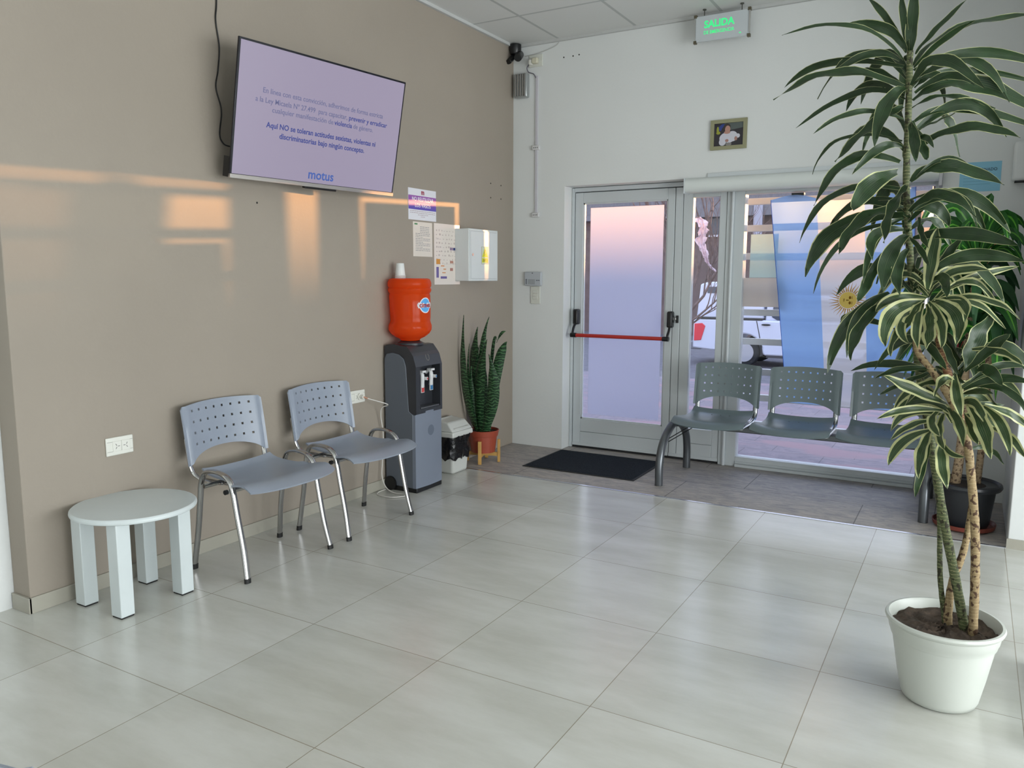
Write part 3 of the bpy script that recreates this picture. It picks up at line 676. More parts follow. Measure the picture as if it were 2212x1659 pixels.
# ------------------------------------------------------------------ three-seat bench
bn = thing('waiting_bench', 'three seat grey perforated waiting bench with arched steel legs below the window', 'bench', (2.26, -0.38, 0))
def arch(x):
    return spline([(x, -0.66, 0.0), (x, -0.655, 0.16), (x, -0.60, 0.27), (x, -0.48, 0.345), (x, -0.36, 0.372), (x, -0.24, 0.345), (x, -0.13, 0.27), (x, -0.085, 0.16), (x, -0.08, 0.0)], 6)
for x in (1.492, 3.035):
    P = arch(x); h_ = len(P) // 2
    obj('leg', MB().tube(P[:h_ + 1], 0.026, n=20), STEELG, bn, label='arched front leg')
    obj('leg', MB().tube(P[h_:], 0.026, n=20), STEELG, bn, label='arched rear leg')
obj('beam', MB().box((1.47, -0.40, 0.352), (3.06, -0.33, 0.392)), STEELG, bn, bevel=0.006)
def bseat(i, j, cx):
    u = i / 24 * 2 - 1; v = j / 20
    hw = 0.205 if v < 0.5 else 0.205 + 0.030 * min(1, (v - 0.5) / 0.2)
    y = -0.165 - 0.40 * v - 0.06 * v * v * (1 - abs(u) ** 2.3) ** 0.8
    z_ = 0.432 - 0.018 * math.sin(PI * min(1, v * 1.15)) + 0.012 * abs(u) ** 3
    if v > 0.78: z_ -= 0.034 * ((v - 0.78) / 0.22) ** 2
    if v < 0.18: z_ += 0.02 * ((0.18 - v) / 0.18) ** 2
    return Vector((cx + u * hw, y, z_))
for cx in (1.765, 2.272, 2.778):
    st = obj('seat', MB().grid(24, 20, lambda i, j: bseat(i, j, cx)), PLASTB, bn, solid=0.008)
    for k_ in range(5):
        hl = MB(); hl.tube([(cx - 0.12 + 0.06 * k_, -0.235, 0.4268), (cx - 0.12 + 0.06 * k_, -0.235, 0.4278)], 0.0045, n=10)
        obj('vent_hole', hl, GASKET, st, smooth=False)
    k = backrest_grid(0.448, 0.762, 0.482, 0.062, 0.045)
    k.v = [Vector((cx + 0.012 + v.x, -0.135 + v.y + (v.z - 0.482) * 0.13, v.z)) for v in k.v]
    obj('backrest', k, PLASTB, bn, solid=0.006)
    for s_ in (-1, 1):
        xx = cx + 0.012 + s_ * 0.198
        obj('back_support', MB().tube(spline([(xx, -0.52, 0.400), (xx, -0.30, 0.400), (xx, -0.20, 0.408), (xx, -0.158, 0.44), (xx, -0.150, 0.50), (xx, -0.138, 0.58)], 5), 0.009, 0.016, up=(1, 0, 0), n=12), M('support_steel', (0.42, 0.44, 0.45), 0.22, 0.9), bn)
obj('brace', MB().tube([(1.50, -0.60, 0.285), (1.60, -0.30, 0.36)], 0.003, n=6).tube([(1.53, -0.60, 0.285), (1.63, -0.30, 0.36)], 0.003, n=6), BLACKP, bn)

# ------------------------------------------------------------------ water dispenser
wd_ = thing('water_dispenser', 'grey and black floor standing water dispenser against the taupe wall', 'water dispenser', (0.13, -1.5, 0))
DARKP = M('dispenser_charcoal', (0.028, 0.030, 0.036), 0.28); GREYP = M('dispenser_grey', (0.10, 0.116, 0.14), 0.42); GREYL = M('dispenser_grey_front', (0.17, 0.195, 0.245), 0.38)
Y0, Y1 = -1.640, -1.362
pf = [(0.012, 0.0), (0.252, 0.0), (0.252, 0.03), (0.238, 0.05), (0.236, 0.50), (0.236, 0.52), (0.198, 0.52), (0.196, 0.80), (0.226, 0.81), (0.222, 0.84), (0.212, 0.875), (0.19, 0.905), (0.15, 0.925), (0.09, 0.934), (0.03, 0.928), (0.012, 0.92)]
obj('body', MB().prism(pf, Y0 + 0.006, Y1 - 0.006), DARKP, wd_, bevel=0.004)
obj('side_panel', MB().prism([(0.016, 0.05), (0.06, 0.035), (0.232, 0.030), (0.236, 0.50), (0.205, 0.52), (0.185, 0.80), (0.17, 0.845), (0.13, 0.872), (0.08, 0.88), (0.035, 0.872), (0.018, 0.84)], Y0 - 0.002, Y0 + 0.008), GREYP, wd_, bevel=0.004)
obj('side_panel', MB().prism([(0.016, 0.05), (0.06, 0.035), (0.232, 0.030), (0.236, 0.50), (0.205, 0.52), (0.185, 0.80), (0.17, 0.845), (0.13, 0.872), (0.08, 0.88), (0.035, 0.872), (0.018, 0.84)], Y1 - 0.008, Y1 + 0.002), GREYP, wd_, bevel=0.004)
def fp(i, j, z0, z1):
    u = i / 16 * 2 - 1; v = j / 14; zz = z0 + (z1 - z0) * v - (0.016 * u * u if j == 14 else 0)
    return Vector((0.263 - 0.010 * u * u - 0.012 * v * 0, (Y0 + Y1) / 2 + u * 0.139, zz))
lf = MB().grid(16, 14, lambda i, j: fp(i, j, 0.03, 0.515))
for i in (0, 16):
    y = (Y0 + Y1) / 2 + (i / 8 - 1) * 0.139; lf.add([(0.253, y, 0.03), (0.253, y, 0.499), (0.230, y, 0.499), (0.230, y, 0.03)], [(0, 1, 2, 3)])
lf.add([fp(i, 14, 0.03, 0.515) for i in range(17)] + [(0.228, Y1, 0.499), (0.228, Y0, 0.499)], [tuple(range(19))])
obj('front_panel', lf, GREYL, wd_)
# upper bezel with a niche
def bez_x(zz): return 0.262 - max(0, (zz - 0.80)) * 0.30 - max(0, zz - 0.87) * 0.55
ub = MB(); zs = [0.503, 0.53, 0.575, 0.80, 0.815, 0.84, 0.865, 0.885, 0.90, 0.915, 0.925]
ny0, ny1 = Y0 + 0.042, Y1 - 0.022
for a, b in zip(zs[:-1], zs[1:]):
    cells = [(Y0, ny0), (ny1, Y1)] if 0.53 <= a and b <= 0.801 else [(Y0, Y1)]
    for c, d in cells: ub.add([(bez_x(a), c, a), (bez_x(a), d, a), (bez_x(b), d, b), (bez_x(b), c, b)], [(0, 1, 2, 3)])
for c in (Y0, Y1): ub.add([(bez_x(q), c, q) for q in zs] + [(0.15, c, 0.925), (0.19, c, 0.80), (0.20, c, 0.503)], [tuple(range(len(zs) + 3))])
ub.add([(bez_x(0.925), Y0, 0.925), (bez_x(0.925), Y1, 0.925), (0.15, Y1, 0.928), (0.15, Y0, 0.928)], [(0, 1, 2, 3)])
ub.add([(bez_x(0.503), Y0, 0.503), (bez_x(0.503), Y1, 0.503), (0.2, Y1, 0.503), (0.2, Y0, 0.503)], [(0, 1, 2, 3)])
for c in (ny0, ny1): ub.add([(0.262, c, 0.53), (0.262, c, 0.80), (0.199, c, 0.80), (0.199, c, 0.53)], [(0, 1, 2, 3)])
ub.add([(0.262, ny0, 0.80), (0.262, ny1, 0.80), (0.199, ny1, 0.80), (0.199, ny0, 0.80)], [(0, 1, 2, 3)])
ub.add([(0.262, ny0, 0.53), (0.262, ny1, 0.53), (0.199, ny1, 0.53), (0.199, ny0, 0.53)], [(0, 1, 2, 3)])
obj('upper_bezel', ub, DARKP, wd_, autos=30)
obj('drip_tray', MB().box((0.201, ny0 + 0.01, 0.531), (0.262, ny1 - 0.01, 0.541)), M('tray_grey', '4A4C50', 0.35), wd_, bevel=0.002)
obj('base', MB().box((0.02, Y0 + 0.004, 0.0), (0.256, Y1 - 0.004, 0.03)), BLACKP, wd_, bevel=0.004)
obj('bottle_collar', MB().lathe([(0.085, 0.925), (0.083, 0.937), (0.064, 0.948)], (0.12, -1.505, 0), n=40), DARKP, wd_)
pi = MB().tube([Vector((0.2565, -1.497 + 0.016 * math.sin(a), 0.851 + 0.021 * math.cos(a))) for a in [math.radians(q) for q in range(35, 326, 15)]], 0.0012, n=6, cap=True).tube([(0.2525, -1.497, 0.853), (0.2475, -1.497, 0.877)], 0.0012, n=6)
pi.v = [v + Vector((0.0 - (v.z - 0.83) * 0.30 - 0.004, 0, 0)) for v in pi.v]
obj('power_symbol', pi, M('symbol_gold', '8B8672', 0.4), wd_)
obj('front_emblem', MB().add([Vector((0.2635 - 0.010 * (((Y0 + Y1) / 2 - (-1.49 + 0.034 * math.cos(a))) / 0.139) ** 2, -1.49 + 0.034 * math.cos(a), 0.385 + 0.034 * math.sin(a))) for a in [2 * PI * q / 28 for q in range(28)]], [tuple(range(28))]), M('emblem_grey', (0.105, 0.125, 0.165), 0.5), wd_, smooth=False)
for y, c, nm, dz in ((-1.545, 'B8403F', 'red label', -0.006), (-1.452, '2E6C9C', 'blue label', 0.0)):
    t = obj('tap', MB().tube(spline([(0.20, y, 0.745 + dz), (0.228, y, 0.762 + dz), (0.243, y, 0.735 + dz), (0.240, y, 0.69 + dz), (0.236, y, 0.668 + dz)], 5), 0.013, 0.011, n=14).box((0.222, y - 0.018, 0.762 + dz), (0.256, y + 0.018, 0.775 + dz)).box((0.238, y - 0.016, 0.635 + dz), (0.244, y + 0.016, 0.75 + dz)), M('tap_white', (0.62, 0.63, 0.63), 0.3), wd_, bevel=0.003)
    obj('knob', MB().tube([(0.24, y + 0.006, 0.725 + dz), (0.272, y + 0.012, 0.725 + dz)], 0.011, n=16), MATS['tap_white'], t)
    obj('knob_tip', MB().tube([(0.271, y + 0.012, 0.725 + dz), (0.274, y + 0.0125, 0.725 + dz)], 0.007, n=14), M('tip_' + c, c, 0.4), t)
    obj('temperature_label', MB().box((0.244, y - 0.013, 0.638 + dz), (0.2452, y + 0.013, 0.668 + dz)), MATS['tip_' + c], t, label=nm)
obj('wheel', MB().tube([(0.055, Y0 - 0.012, 0.045), (0.055, Y0 + 0.02, 0.045)], 0.045, n=24), BLACKP, wd_)
# bottle
bt = thing('water_bottle', 'orange red translucent water bottle upside down on the dispenser', 'water bottle', (0.12, -1.505, 0.95))
BOT = M('bottle_orange', (0.98, 0.13, 0.02), 0.14, trans=0.45); bsdf(BOT).inputs['IOR'].default_value = 1.25
_tr = BOT.node_tree.nodes.new('ShaderNodeBsdfTranslucent'); _tr.inputs[0].default_value = (1.0, 0.16, 0.03, 1); _ms = BOT.node_tree.nodes.new('ShaderNodeMixShader'); _ms.inputs[0].default_value = 0.42
BOT.node_tree.links.new(bsdf(BOT).outputs[0], _ms.inputs[1]); BOT.node_tree.links.new(_tr.outputs[0], _ms.inputs[2]); BOT.node_tree.links.new(_ms.outputs[0], BOT.node_tree.nodes['Material Output'].inputs[0])
pr = [(0.03, 0.948), (0.060, 0.952), (0.066, 0.962), (0.095, 0.975), (0.124, 0.998), (0.136, 1.02), (0.137, 1.045), (0.131, 1.062), (0.1275, 1.075), (0.130, 1.10), (0.130, 1.18), (0.129, 1.235), (0.125, 1.245), (0.1355, 1.262), (0.1365, 1.275), (0.130, 1.283), (0.136, 1.292), (0.1365, 1.315), (0.128, 1.335), (0.112, 1.341), (0.0, 1.338)]
def bottle_mb(prof):
    q = MB().lathe(prof, (0, 0, 0), n=56, capb=False)
    out = []
    for v in q.v:
        a = math.atan2(v.y, v.x); d = abs((a - math.radians(-125) + PI) % (2 * PI) - PI)
        k_ = 1 - 0.13 * math.exp(-(d / 0.35) ** 2) * math.exp(-((v.z - 1.085) / 0.035) ** 2) - 0.08 * math.exp(-(d / 0.35) ** 2) * math.exp(-((v.z - 1.14) / 0.06) ** 2)
        out.append(Vector((0.12 + v.x * k_, -1.505 + v.y * k_, v.z)))
    q.v = out; return q
obj('shell', bottle_mb(pr), BOT, bt)
def on_cyl(ang, z, r=0.1312): return Vector((0.12 + r * math.cos(ang), -1.505 + r * math.sin(ang), z))
LA = math.radians(-6)
def disc_on(rx, rz, r, w_=None):
    mb = MB(); n = 36; mb.add([on_cyl(LA + rx * math.cos(2 * PI * q / n) / 0.13, 1.175 + rz * math.sin(2 * PI * q / n), r) for q in range(n)] + [on_cyl(LA, 1.175, r)], [(q, (q + 1) % n, n) for q in range(n)]); return mb
lab = obj('label', disc_on(0.046, 0.048, 0.1335).add([on_cyl(LA + x / 0.13, 1.175 + zz, 0.1335) for x, zz in ((-0.060, -0.004), (-0.052, -0.018), (0.052, -0.018), (0.060, -0.004), (0.060, 0.008), (0.052, 0.018), (-0.052, 0.018), (-0.060, 0.008))], [tuple(range(8))]), M('label_white', (0.75, 0.77, 0.8), 0.4), bt, smooth=False, label='white and blue oval label')
obj('blue_oval', disc_on(0.039, 0.042, 0.1340), M('label_blue', (0.10, 0.38, 0.75), 0.4), lab, smooth=False)
obj('white_band', MB().add([on_cyl(LA + x / 0.13, 1.175 + zz, 0.1344) for x, zz in ((-0.052, -0.014), (-0.02, -0.015), (0.02, -0.015), (0.052, -0.014), (0.052, 0.014), (0.02, 0.015), (-0.02, 0.015), (-0.052, 0.014))], [(0, 1, 6, 7), (1, 2, 5, 6), (2, 3, 4, 5)]), MATS['label_white'], lab, smooth=False)
lt = text('cimes', 0.042, M('label_red', (0.60, 0.03, 0.03), 0.4), lab, Matrix.Identity(4), 'lettering', width=0.096, bold=0.0012)
for v in lt.data.vertices:
    p = v.co + ORG[lt.name]; q = on_cyl(LA + p.x / 0.13, 1.176 + p.y, 0.1350); v.co = q - ORG[lt.name]
# cups
cp = thing('cup_stack', 'stack of white disposable cups upside down on top of the orange bottle', 'cups', (0.075, -1.54, 1.341))
CUP = M('cup_white', (0.72, 0.75, 0.74), 0.4)
cc = (0.075, -1.54, 0)
obj('cup', MB().lathe([(0.032, 1.355), (0.024, 1.432), (0.022, 1.434), (0.0, 1.434)], cc, n=32, capb=False), CUP, cp)
for q in range(4):
    obj('cup_rim', MB().lathe([(0.0325, 1.3385 + q * 0.0055), (0.0345, 1.341 + q * 0.0055), (0.0325, 1.3435 + q * 0.0055)], cc, n=32, capb=False), CUP, cp)

# ------------------------------------------------------------------ bin and snake plant
bi = thing('pedal_bin', 'white plastic swing lid bin with a black bag beside the dispenser', 'bin', (0.13, -1.03, 0))
BW = M('bin_white', (0.52, 0.53, 0.50), 0.4)
def taper(x0, x1, y0, y1, z0, z1, k0, k1):
    cx, cy = (x0 + x1) / 2, (y0 + y1) / 2; hx, hy = (x1 - x0) / 2, (y1 - y0) / 2
    return [(cx + sx * hx * k, cy + sy * hy * k, z) for z, k in ((z0, k0), (z1, k1)) for sx, sy in ((-1, -1), (1, -1), (1, 1), (-1, 1))]
BF = [(0, 3, 2, 1), (4, 5, 6, 7), (0, 1, 5, 4), (1, 2, 6, 5), (2, 3, 7, 6), (3, 0, 4, 7)]
obj('bucket', MB().add(taper(0.02, 0.20, -1.15, -0.92, 0.0, 0.27, 0.78, 0.96), BF), BW, bi, bevel=0.02, seg=4)
lb = MB().grid(32, 8, lambda i, j: (lambda a, t: Vector((0.11 + (0.095 + 0.004 * math.sin(i * 2.1 + j)) * (0.93 + 0.07 * t) * max(-1, min(1, 1.25 * math.cos(a))), -1.035 + (0.120 + 0.004 * math.sin(i * 1.3 - j)) * (0.93 + 0.07 * t) * max(-1, min(1, 1.25 * math.sin(a))), 0.105 + 0.165 * t + (0.012 * math.sin(i * 1.7) if j == 0 else 0))))(2 * PI * i / 32, j / 8))
obj('bin_bag', lb, M('black_bag', '101013', 0.22, bump=(26, 1.0)), bi, label='black plastic bag folded over the rim')
obj('lid', MB().add(taper(0.012, 0.208, -1.162, -0.908, 0.262, 0.30, 1.0, 0.97), BF).add([(0.016, -1.158, 0.30), (0.204, -1.158, 0.30), (0.204, -0.912, 0.30), (0.016, -0.912, 0.30), (0.03, -1.14, 0.375), (0.15, -1.14, 0.362), (0.15, -0.93, 0.362), (0.03, -0.93, 0.375)], BF), BW, bi, bevel=0.010, seg=3)
lp = obj('swing_flap', MB().add([(0.05, -1.125, 0.376), (0.196, -1.125, 0.316), (0.196, -0.945, 0.316), (0.05, -0.945, 0.376), (0.05, -1.12, 0.379), (0.194, -1.12, 0.320), (0.194, -0.95, 0.320), (0.05, -0.95, 0.379)], BF), BW, bi, bevel=0.004)

spn = thing('snake_plant', 'tall snake plant in a terracotta coloured pot on a wooden stand in the corner', 'plant', (0.135, -0.665, 0))
SC0 = Vector((0.135, -0.665, 0)); TERR = M('terracotta_plastic', (0.30, 0.055, 0.028), 0.45)
obj('pot', MB().lathe([(0.0, 0.075), (0.088, 0.075), (0.103, 0.195), (0.110, 0.197), (0.118, 0.238), (0.114, 0.240), (0.108, 0.222), (0.0, 0.22)], SC0, n=44, capb=False), TERR, spn)
obj('soil', MB().lathe([(0.0, 0.224), (0.107, 0.223)], SC0, n=30, capb=False), M('soil_dark', '2A211B', 0.95, noise=(60, 0.4), bump=(60, 0.8)), spn)
WOOD = M('stand_wood', (0.52, 0.30, 0.085), 0.5, noise=(12, 0.15))
for a in (20, 110, 200, 290):
    a = math.radians(a); d = Vector((math.cos(a), math.sin(a), 0)); t = Vector((-d.y, d.x, 0)); c = SC0 + d * 0.118
    k = MB(); k.add([c + t * sx * 0.012 + d * sy * 0.009 + Vector((0, 0, zz)) for zz in (0, 0.17) for sx, sy in ((-1, -1), (1, -1), (1, 1), (-1, 1))], BF)
    obj('stand_leg', k, WOOD, spn, bevel=0.002)
k = MB()
for a in (20, 110):
    a = math.radians(a); d = Vector((math.cos(a), math.sin(a), 0)); t = Vector((-d.y, d.x, 0))
    k.add([SC0 + d * sx * 0.11 + t * sy * 0.008 + Vector((0, 0, zz)) for zz in (0.045, 0.072) for sx, sy in ((-1, -1), (1, -1), (1, 1), (-1, 1))], BF)
obj('stand_cross', k, WOOD, spn)
SN = snake_mat()
# (base px, mid px, tip px, max half width px, depth of tip)
sn = [((1012, 928), (1004, 830), (1002, 680), 9, -0.02), ((1020, 928), (1014, 840), (1014, 742), 4, 0.05), ((1030, 925), (1026, 800), (1032, 706), 11, 0.06), ((1034, 925), (1040, 780), (1057, 684), 5, 0.03),
      ((1030, 930), (1022, 850), (1036, 745), 7, 0.02), ((1036, 930), (1036, 830), (1052, 733), 12, -0.06), ((1044, 928), (1043, 850), (1048, 770), 8, 0.05), ((1052, 928), (1066, 850), (1056, 765), 10, -0.08),
      ((1050, 925), (1064, 760), (1073, 735), 3, 0.02), ((1060, 905), (1076, 790), (1095, 738), 8, -0.02), ((1026, 930), (1020, 880), (1018, 790), 8, -0.04)]
for b, m_, t_, w_, dd in sn:
    rd = (b[0] - 1037) / 40.0
    B = Vector((SC0.x + rd * 0.07, SC0.y + dd * 0.4, 0.22)); Tp = PY(t_[0], t_[1], SC0.y + dd - 0.02); Mp = PY(m_[0], m_[1], SC0.y + dd * 0.7)
    def clr(x, y, Y):
        q = PY(x, y, Y)
        while q.x < 0.045: Y -= 0.01; q = PY(x, y, Y)
        return q
    Tp = clr(t_[0], t_[1], SC0.y + dd - 0.02); Mp = clr(m_[0], m_[1], SC0.y + dd * 0.7)
    C = bez(B, Mp, Tp, 18); ww = w_ / FPX * 8.4; k = MB(); vs_ = []
    ang = rnd.uniform(-0.5, 0.3); wdv = Vector((math.cos(ang), math.sin(ang), 0))
    def snp(i, j):
        t = j / 18; wdt = ww * (0.55 + 0.45 * math.sin(PI * min(1, t * 1.15))) * (1 if t < 0.72 else max(0.02, (1 - t) / 0.28) ** 0.75)
        u = i / 4 * 2 - 1
        return C[j] + wdv * (u * wdt) + Vector((-wdv.y, wdv.x, 0)) * (-0.35 * wdt * (1 - u * u))
    k.grid(4, 18, snp); obj('leaf', k, SN, spn, solid=0.003)
# small spoon shaped tip of the thin stalk
C = bez(PY(1073, 740, -0.60), PY(1080, 724, -0.60), PY(1092, 716, -0.60), 10)
k = MB().grid(2, 10, lambda i, j: C[j] + Vector(((i - 1) * 0.004, 0, (i - 1) * 0.020 * math.sin(PI * (0.06 + 0.9 * j / 10)))))
obj('leaf', k, SN, spn, solid=0.003)

# ------------------------------------------------------------------ entry mat
mt = thing('door_mat', 'dark charcoal ribbed door mat on the stone strip before the glass door', 'mat', (0.89, -0.35, 0))
mq = [(0.462, -0.655), (1.312, -0.648), (1.306, -0.032), (0.460, -0.036)]
obj('rubber_edge', MB().add([(x, y, z) for z in (0.0, 0.004) for x, y in mq], BF), RUBBER, mt)
mi_ = [(0.482, -0.635), (1.292, -0.628), (1.288, -0.045), (0.480, -0.05)]
obj('pile', MB().add([(x, y, z) for z in (0.004, 0.009) for x, y in mi_], BF), M('mat_pile', (0.028, 0.034, 0.044), 0.95, spec=0.1, noise=(150, 0.4), bump=(220, 1.0)), mt)

# ------------------------------------------------------------------ television
tv = thing('television', 'large wall mounted flat television showing Spanish text on a lilac screen', 'television', (0.14, -2.36, 1.82))
tvc = Vector((0.2455, -2.358, 2.1218)); yaw, tilt = -0.1135, 0.1973
RT = Matrix.Rotation(yaw, 3, 'Z') @ Matrix.Rotation(tilt, 3, 'Y')
ux, uz, un = RT @ Vector((0, 1, 0)), RT @ Vector((0, 0, 1)), RT @ Vector((1, 0, 0))
FT = frame4(tvc - ux * 0.535 - uz * 0.311, ux, uz)        # local x along width (0..1.07), y up (0..0.622), z out
def tvbox(x0, y0, x1, y1, z0, z1):
    k = MB().box((x0, y0, z0), (x1, y1, z1)); k.v = [FT @ v for v in k.v]; return k
TVB = M('tv_black', '0B0C18', 0.3)
obj('frame', tvbox(0, 0, 1.07, 0.622, -0.012, 0.0), TVB, tv, bevel=0.002)
obj('back_cover', tvbox(0.14, 0.02, 0.93, 0.38, -0.055, -0.012), BLACKP, tv, bevel=0.01)
scm = M('tv_screen', (0.47, 0.40, 0.56), 0.25, emit=0.62); bsdf(scm).inputs['Base Color'].default_value = (0.02, 0.02, 0.02, 1)
bsdf(scm).inputs['Emission Color'].default_value = (0.47, 0.41, 0.57, 1)
scr = obj('screen', tvbox(0.010, 0.016, 1.060, 0.612, 0.0, 0.001), scm, tv, smooth=False)
obj('bottom_bezel', tvbox(0, -0.006, 1.07, 0.014, -0.012, 0.006), M('tv_silver', (0.45, 0.42, 0.40), 0.35, 0.7), tv, bevel=0.002, label='silver lower bezel')
obj('sensor_bar', tvbox(0.44, -0.016, 0.65, -0.006, -0.02, 0.004), BLACKP, tv, bevel=0.003)
obj('wall_bracket', MB().box((0.0, -2.52, 1.98), (0.02, -2.20, 2.22)).box((0.02, -2.48, 2.02), (0.20, -2.44, 2.18)).box((0.02, -2.28, 2.02), (0.20, -2.24, 2.18)), BLACKP, tv)
obj('corner_speaker', tvbox(0.0, -0.004, 0.02, 0.09, -0.055, -0.012), BLACKP, tv)
TG = M('tv_text_grey', (0.11, 0.11, 0.20), 0.5, emit=0.42); TN = M('tv_text_navy', (0.035, 0.045, 0.17), 0.5, emit=0.5); TBm = M('tv_logo_blue', (0.045, 0.085, 0.27), 0.5, emit=0.45)
for m_ in (TG, TN, TBm): bsdf(m_).inputs['Specular IOR Level'].default_value = 0.2
def tvt(s, x0, x1, y, size, mat, bold=0.0):
    text(s, size, mat, scr, FT @ Matrix.Translation(((x0 + x1) / 2, y, 0.0014)), width=(x1 - x0), bold=bold, depth=0.0002)
tvt('En línea con esta convicción, adherimos de forma estricta', 0.146, 0.924, 0.4150, 0.0345, TG, 0.0003)
tvt('a la Ley Micaela Nº 27.499  para capacitar,', 0.109, 0.675, 0.3710, 0.0345, TG, 0.0003)
tvt('prevenir y erradicar', 0.686, 0.962, 0.3710, 0.0345, TN, 0.0006)
tvt('cualquier manifestación de', 0.206, 0.585, 0.3330, 0.0345, TG, 0.0003)
tvt('violencia', 0.592, 0.713, 0.3330, 0.0345, TN, 0.0006)
tvt('de género.', 0.722, 0.863, 0.3330, 0.0345, TG, 0.0003)
tvt('Aquí NO se toleran actitudes sexistas, violentas ni', 0.180, 0.894, 0.2610, 0.036, TN, 0.0008)
tvt('discriminatorias bajo ningún concepto.', 0.260, 0.817, 0.2180, 0.036, TN, 0.0008)
tvt('motus', 0.456, 0.622, 0.056, 0.066, TBm, 0.0012)
cab = MB().tube(spline([(0.006, -2.806, CH), (0.006, -2.806, 2.90), (0.006, -2.812, 2.645), (0.006, -2.822, 2.55), (0.006, -2.808, 2.43), (0.006, -2.822, 2.32), (0.006, -2.838, 2.24), (0.006, -2.812, 2.14), (0.006, -2.828, 2.03), (0.008, -2.815, 1.99), (0.02, -2.79, 1.975), (0.05, -2.72, 1.975), (0.09, -2.6, 1.99)], 8), 0.0035, n=8)
obj('television_cable', cab, BLACKP, label='black cable hanging from the ceiling down to the television', cat='cable')

# ------------------------------------------------------------------ papers and boxes on the taupe wall
def paper(name, label, y0, z0, y1, z1, col='D9D6D0', th=0.002, rough=0.5, cat='sign'):
    t = thing(name, label, cat, (0, (y0 + y1) / 2, z0))
    obj('sheet', MB().box((0.0, y0, z0), (th, y1, z1)), M('paper_' + col + str(rough), col, rough), t, smooth=False)
    return t
p1 = paper('paper_sign', 'white and purple paper sign reading NO REUTILIZAR LOS VASOS right of the television', -1.352, 1.720, -1.047, 1.921, 'DCDCE2')
vio = M('sign_violet', (0.19, 0.09, 0.42), 0.5)
N_ = vio.node_tree.nodes; L_ = vio.node_tree.links
sx_ = N_.new('ShaderNodeSeparateXYZ'); L_.new(mapping(N_, L_).outputs[0], sx_.inputs[0]); rr = N_.new('ShaderNodeMapRange'); rr.inputs['From Min'].default_value = 0.075; rr.inputs['From Max'].default_value = 0.155
L_.new(sx_.outputs['Z'], rr.inputs[0]); L_.new(mix(N_, L_, (0.10, 0.075, 0.42, 1), (0.32, 0.10, 0.38, 1), rr.outputs[0]), bsdf(vio).inputs['Base Color'])
obj('violet_band', MB().box((0.002, -1.351, 1.787), (0.0026, -1.048, 1.876)), vio, p1, smooth=False)
SW = M('sign_white_ink', (0.85, 0.82, 0.85), 0.5)
text('NO REUTILIZAR', 0.036, SW, p1, ON_LEFT(-1.197, 1.853, 0.003), width=0.235, bold=0.0003)
text('LOS VASOS', 0.035, SW, p1, ON_LEFT(-1.197, 1.813, 0.003), width=0.170, bold=0.0)
text('m', 0.045, M('sign_crimson', (0.35, 0.02, 0.06), 0.5), p1, ON_LEFT(-1.197, 1.900, 0.003), 'logo', bold=0.0016)
INK = M('sign_faint_ink', (0.42, 0.33, 0.36), 0.6); k = MB()
for j, (a, b) in enumerate(((-1.335, -1.06), (-1.335, -1.06), (-1.25, -1.14), (-1.22, -1.175))):
    x = a
    while x < b: q = min(b, x + rnd.uniform(0.008, 0.03)); k.box((0.002, x, 1.775 - j * 0.0115), (0.0025, q, 1.7785 - j * 0.0115)); x = q + 0.004
obj('small_print', k, INK, p1, smooth=False)
p2 = paper('notice_sheet', 'small laminated notice below the purple sign, left of the tall sheet', -1.306, 1.484, -1.094, 1.709, 'D6CFC4', rough=0.12, cat='sheet')
k = MB()
for j in range(15):
    zz = 1.675 - j * 0.011; x = -1.28 + (0.05 if j < 4 else 0); e_ = -1.13 if j < 4 else (-1.12 if j % 3 else -1.2)
    while x < e_: q = min(e_, x + rnd.uniform(0.006, 0.03)); k.box((0.002, x, zz), (0.0024, q, zz + 0.0035)); x = q + 0.005
obj('small_print', k, M('print_grey', (0.22, 0.23, 0.25), 0.6), p2, smooth=False)
obj('green_mark', MB().box((0.002, -1.29, 1.69), (0.0025, -1.258, 1.699)), M('print_green', (0.05, 0.22, 0.08), 0.6), p2, smooth=False)
p3 = paper('notice_sheet', 'tall laminated sheet with coloured boxes between small notice and white box', -1.073, 1.298, -0.763, 1.712, 'DCD3CA', rough=0.12, cat='sheet')
k = MB()
for j in range(9):
    zz = 1.66 - j * 0.028; x = -1.05
    while x < -0.80: q = x + rnd.uniform(0.006, 0.02); k.box((0.002, x, zz), (0.0023, q, zz + rnd.uniform(0.004, 0.014))); x = q + rnd.uniform(0.006, 0.03)
obj('small_print', k, M('print_pale', (0.50, 0.43, 0.40), 0.6), p3, smooth=False)
for nm, y0_, z0_, y1_, z1_, c in (('orange_box', -1.050, 1.437, -1.005, 1.472, 'C98A3C'), ('blue_box', -1.050, 1.345, -1.022, 1.418, '6A5E96'), ('blue_box', -1.0, 1.338, -0.925, 1.354, '6A5E96'), ('blue_box', -0.885, 1.535, -0.845, 1.553, '8E7A94'), ('navy_box', -0.843, 1.535, -0.815, 1.553, '27396E'), ('orange_box', -0.995, 1.422, -0.955, 1.429, 'D08850'), ('orange_box', -0.965, 1.400, -0.935, 1.407, 'D08850'), ('orange_box', -0.98, 1.376, -0.94, 1.382, 'D08850'), ('red_box', -0.885, 1.392, -0.85, 1.412, 'A8766C'), ('red_box', -0.885, 1.445, -0.845, 1.462, 'B08070')):
    obj(nm, MB().box((0.002, y0_, z0_), (0.0026, y1_, z1_)), M('box_' + c, c, 0.6), p3, smooth=False)

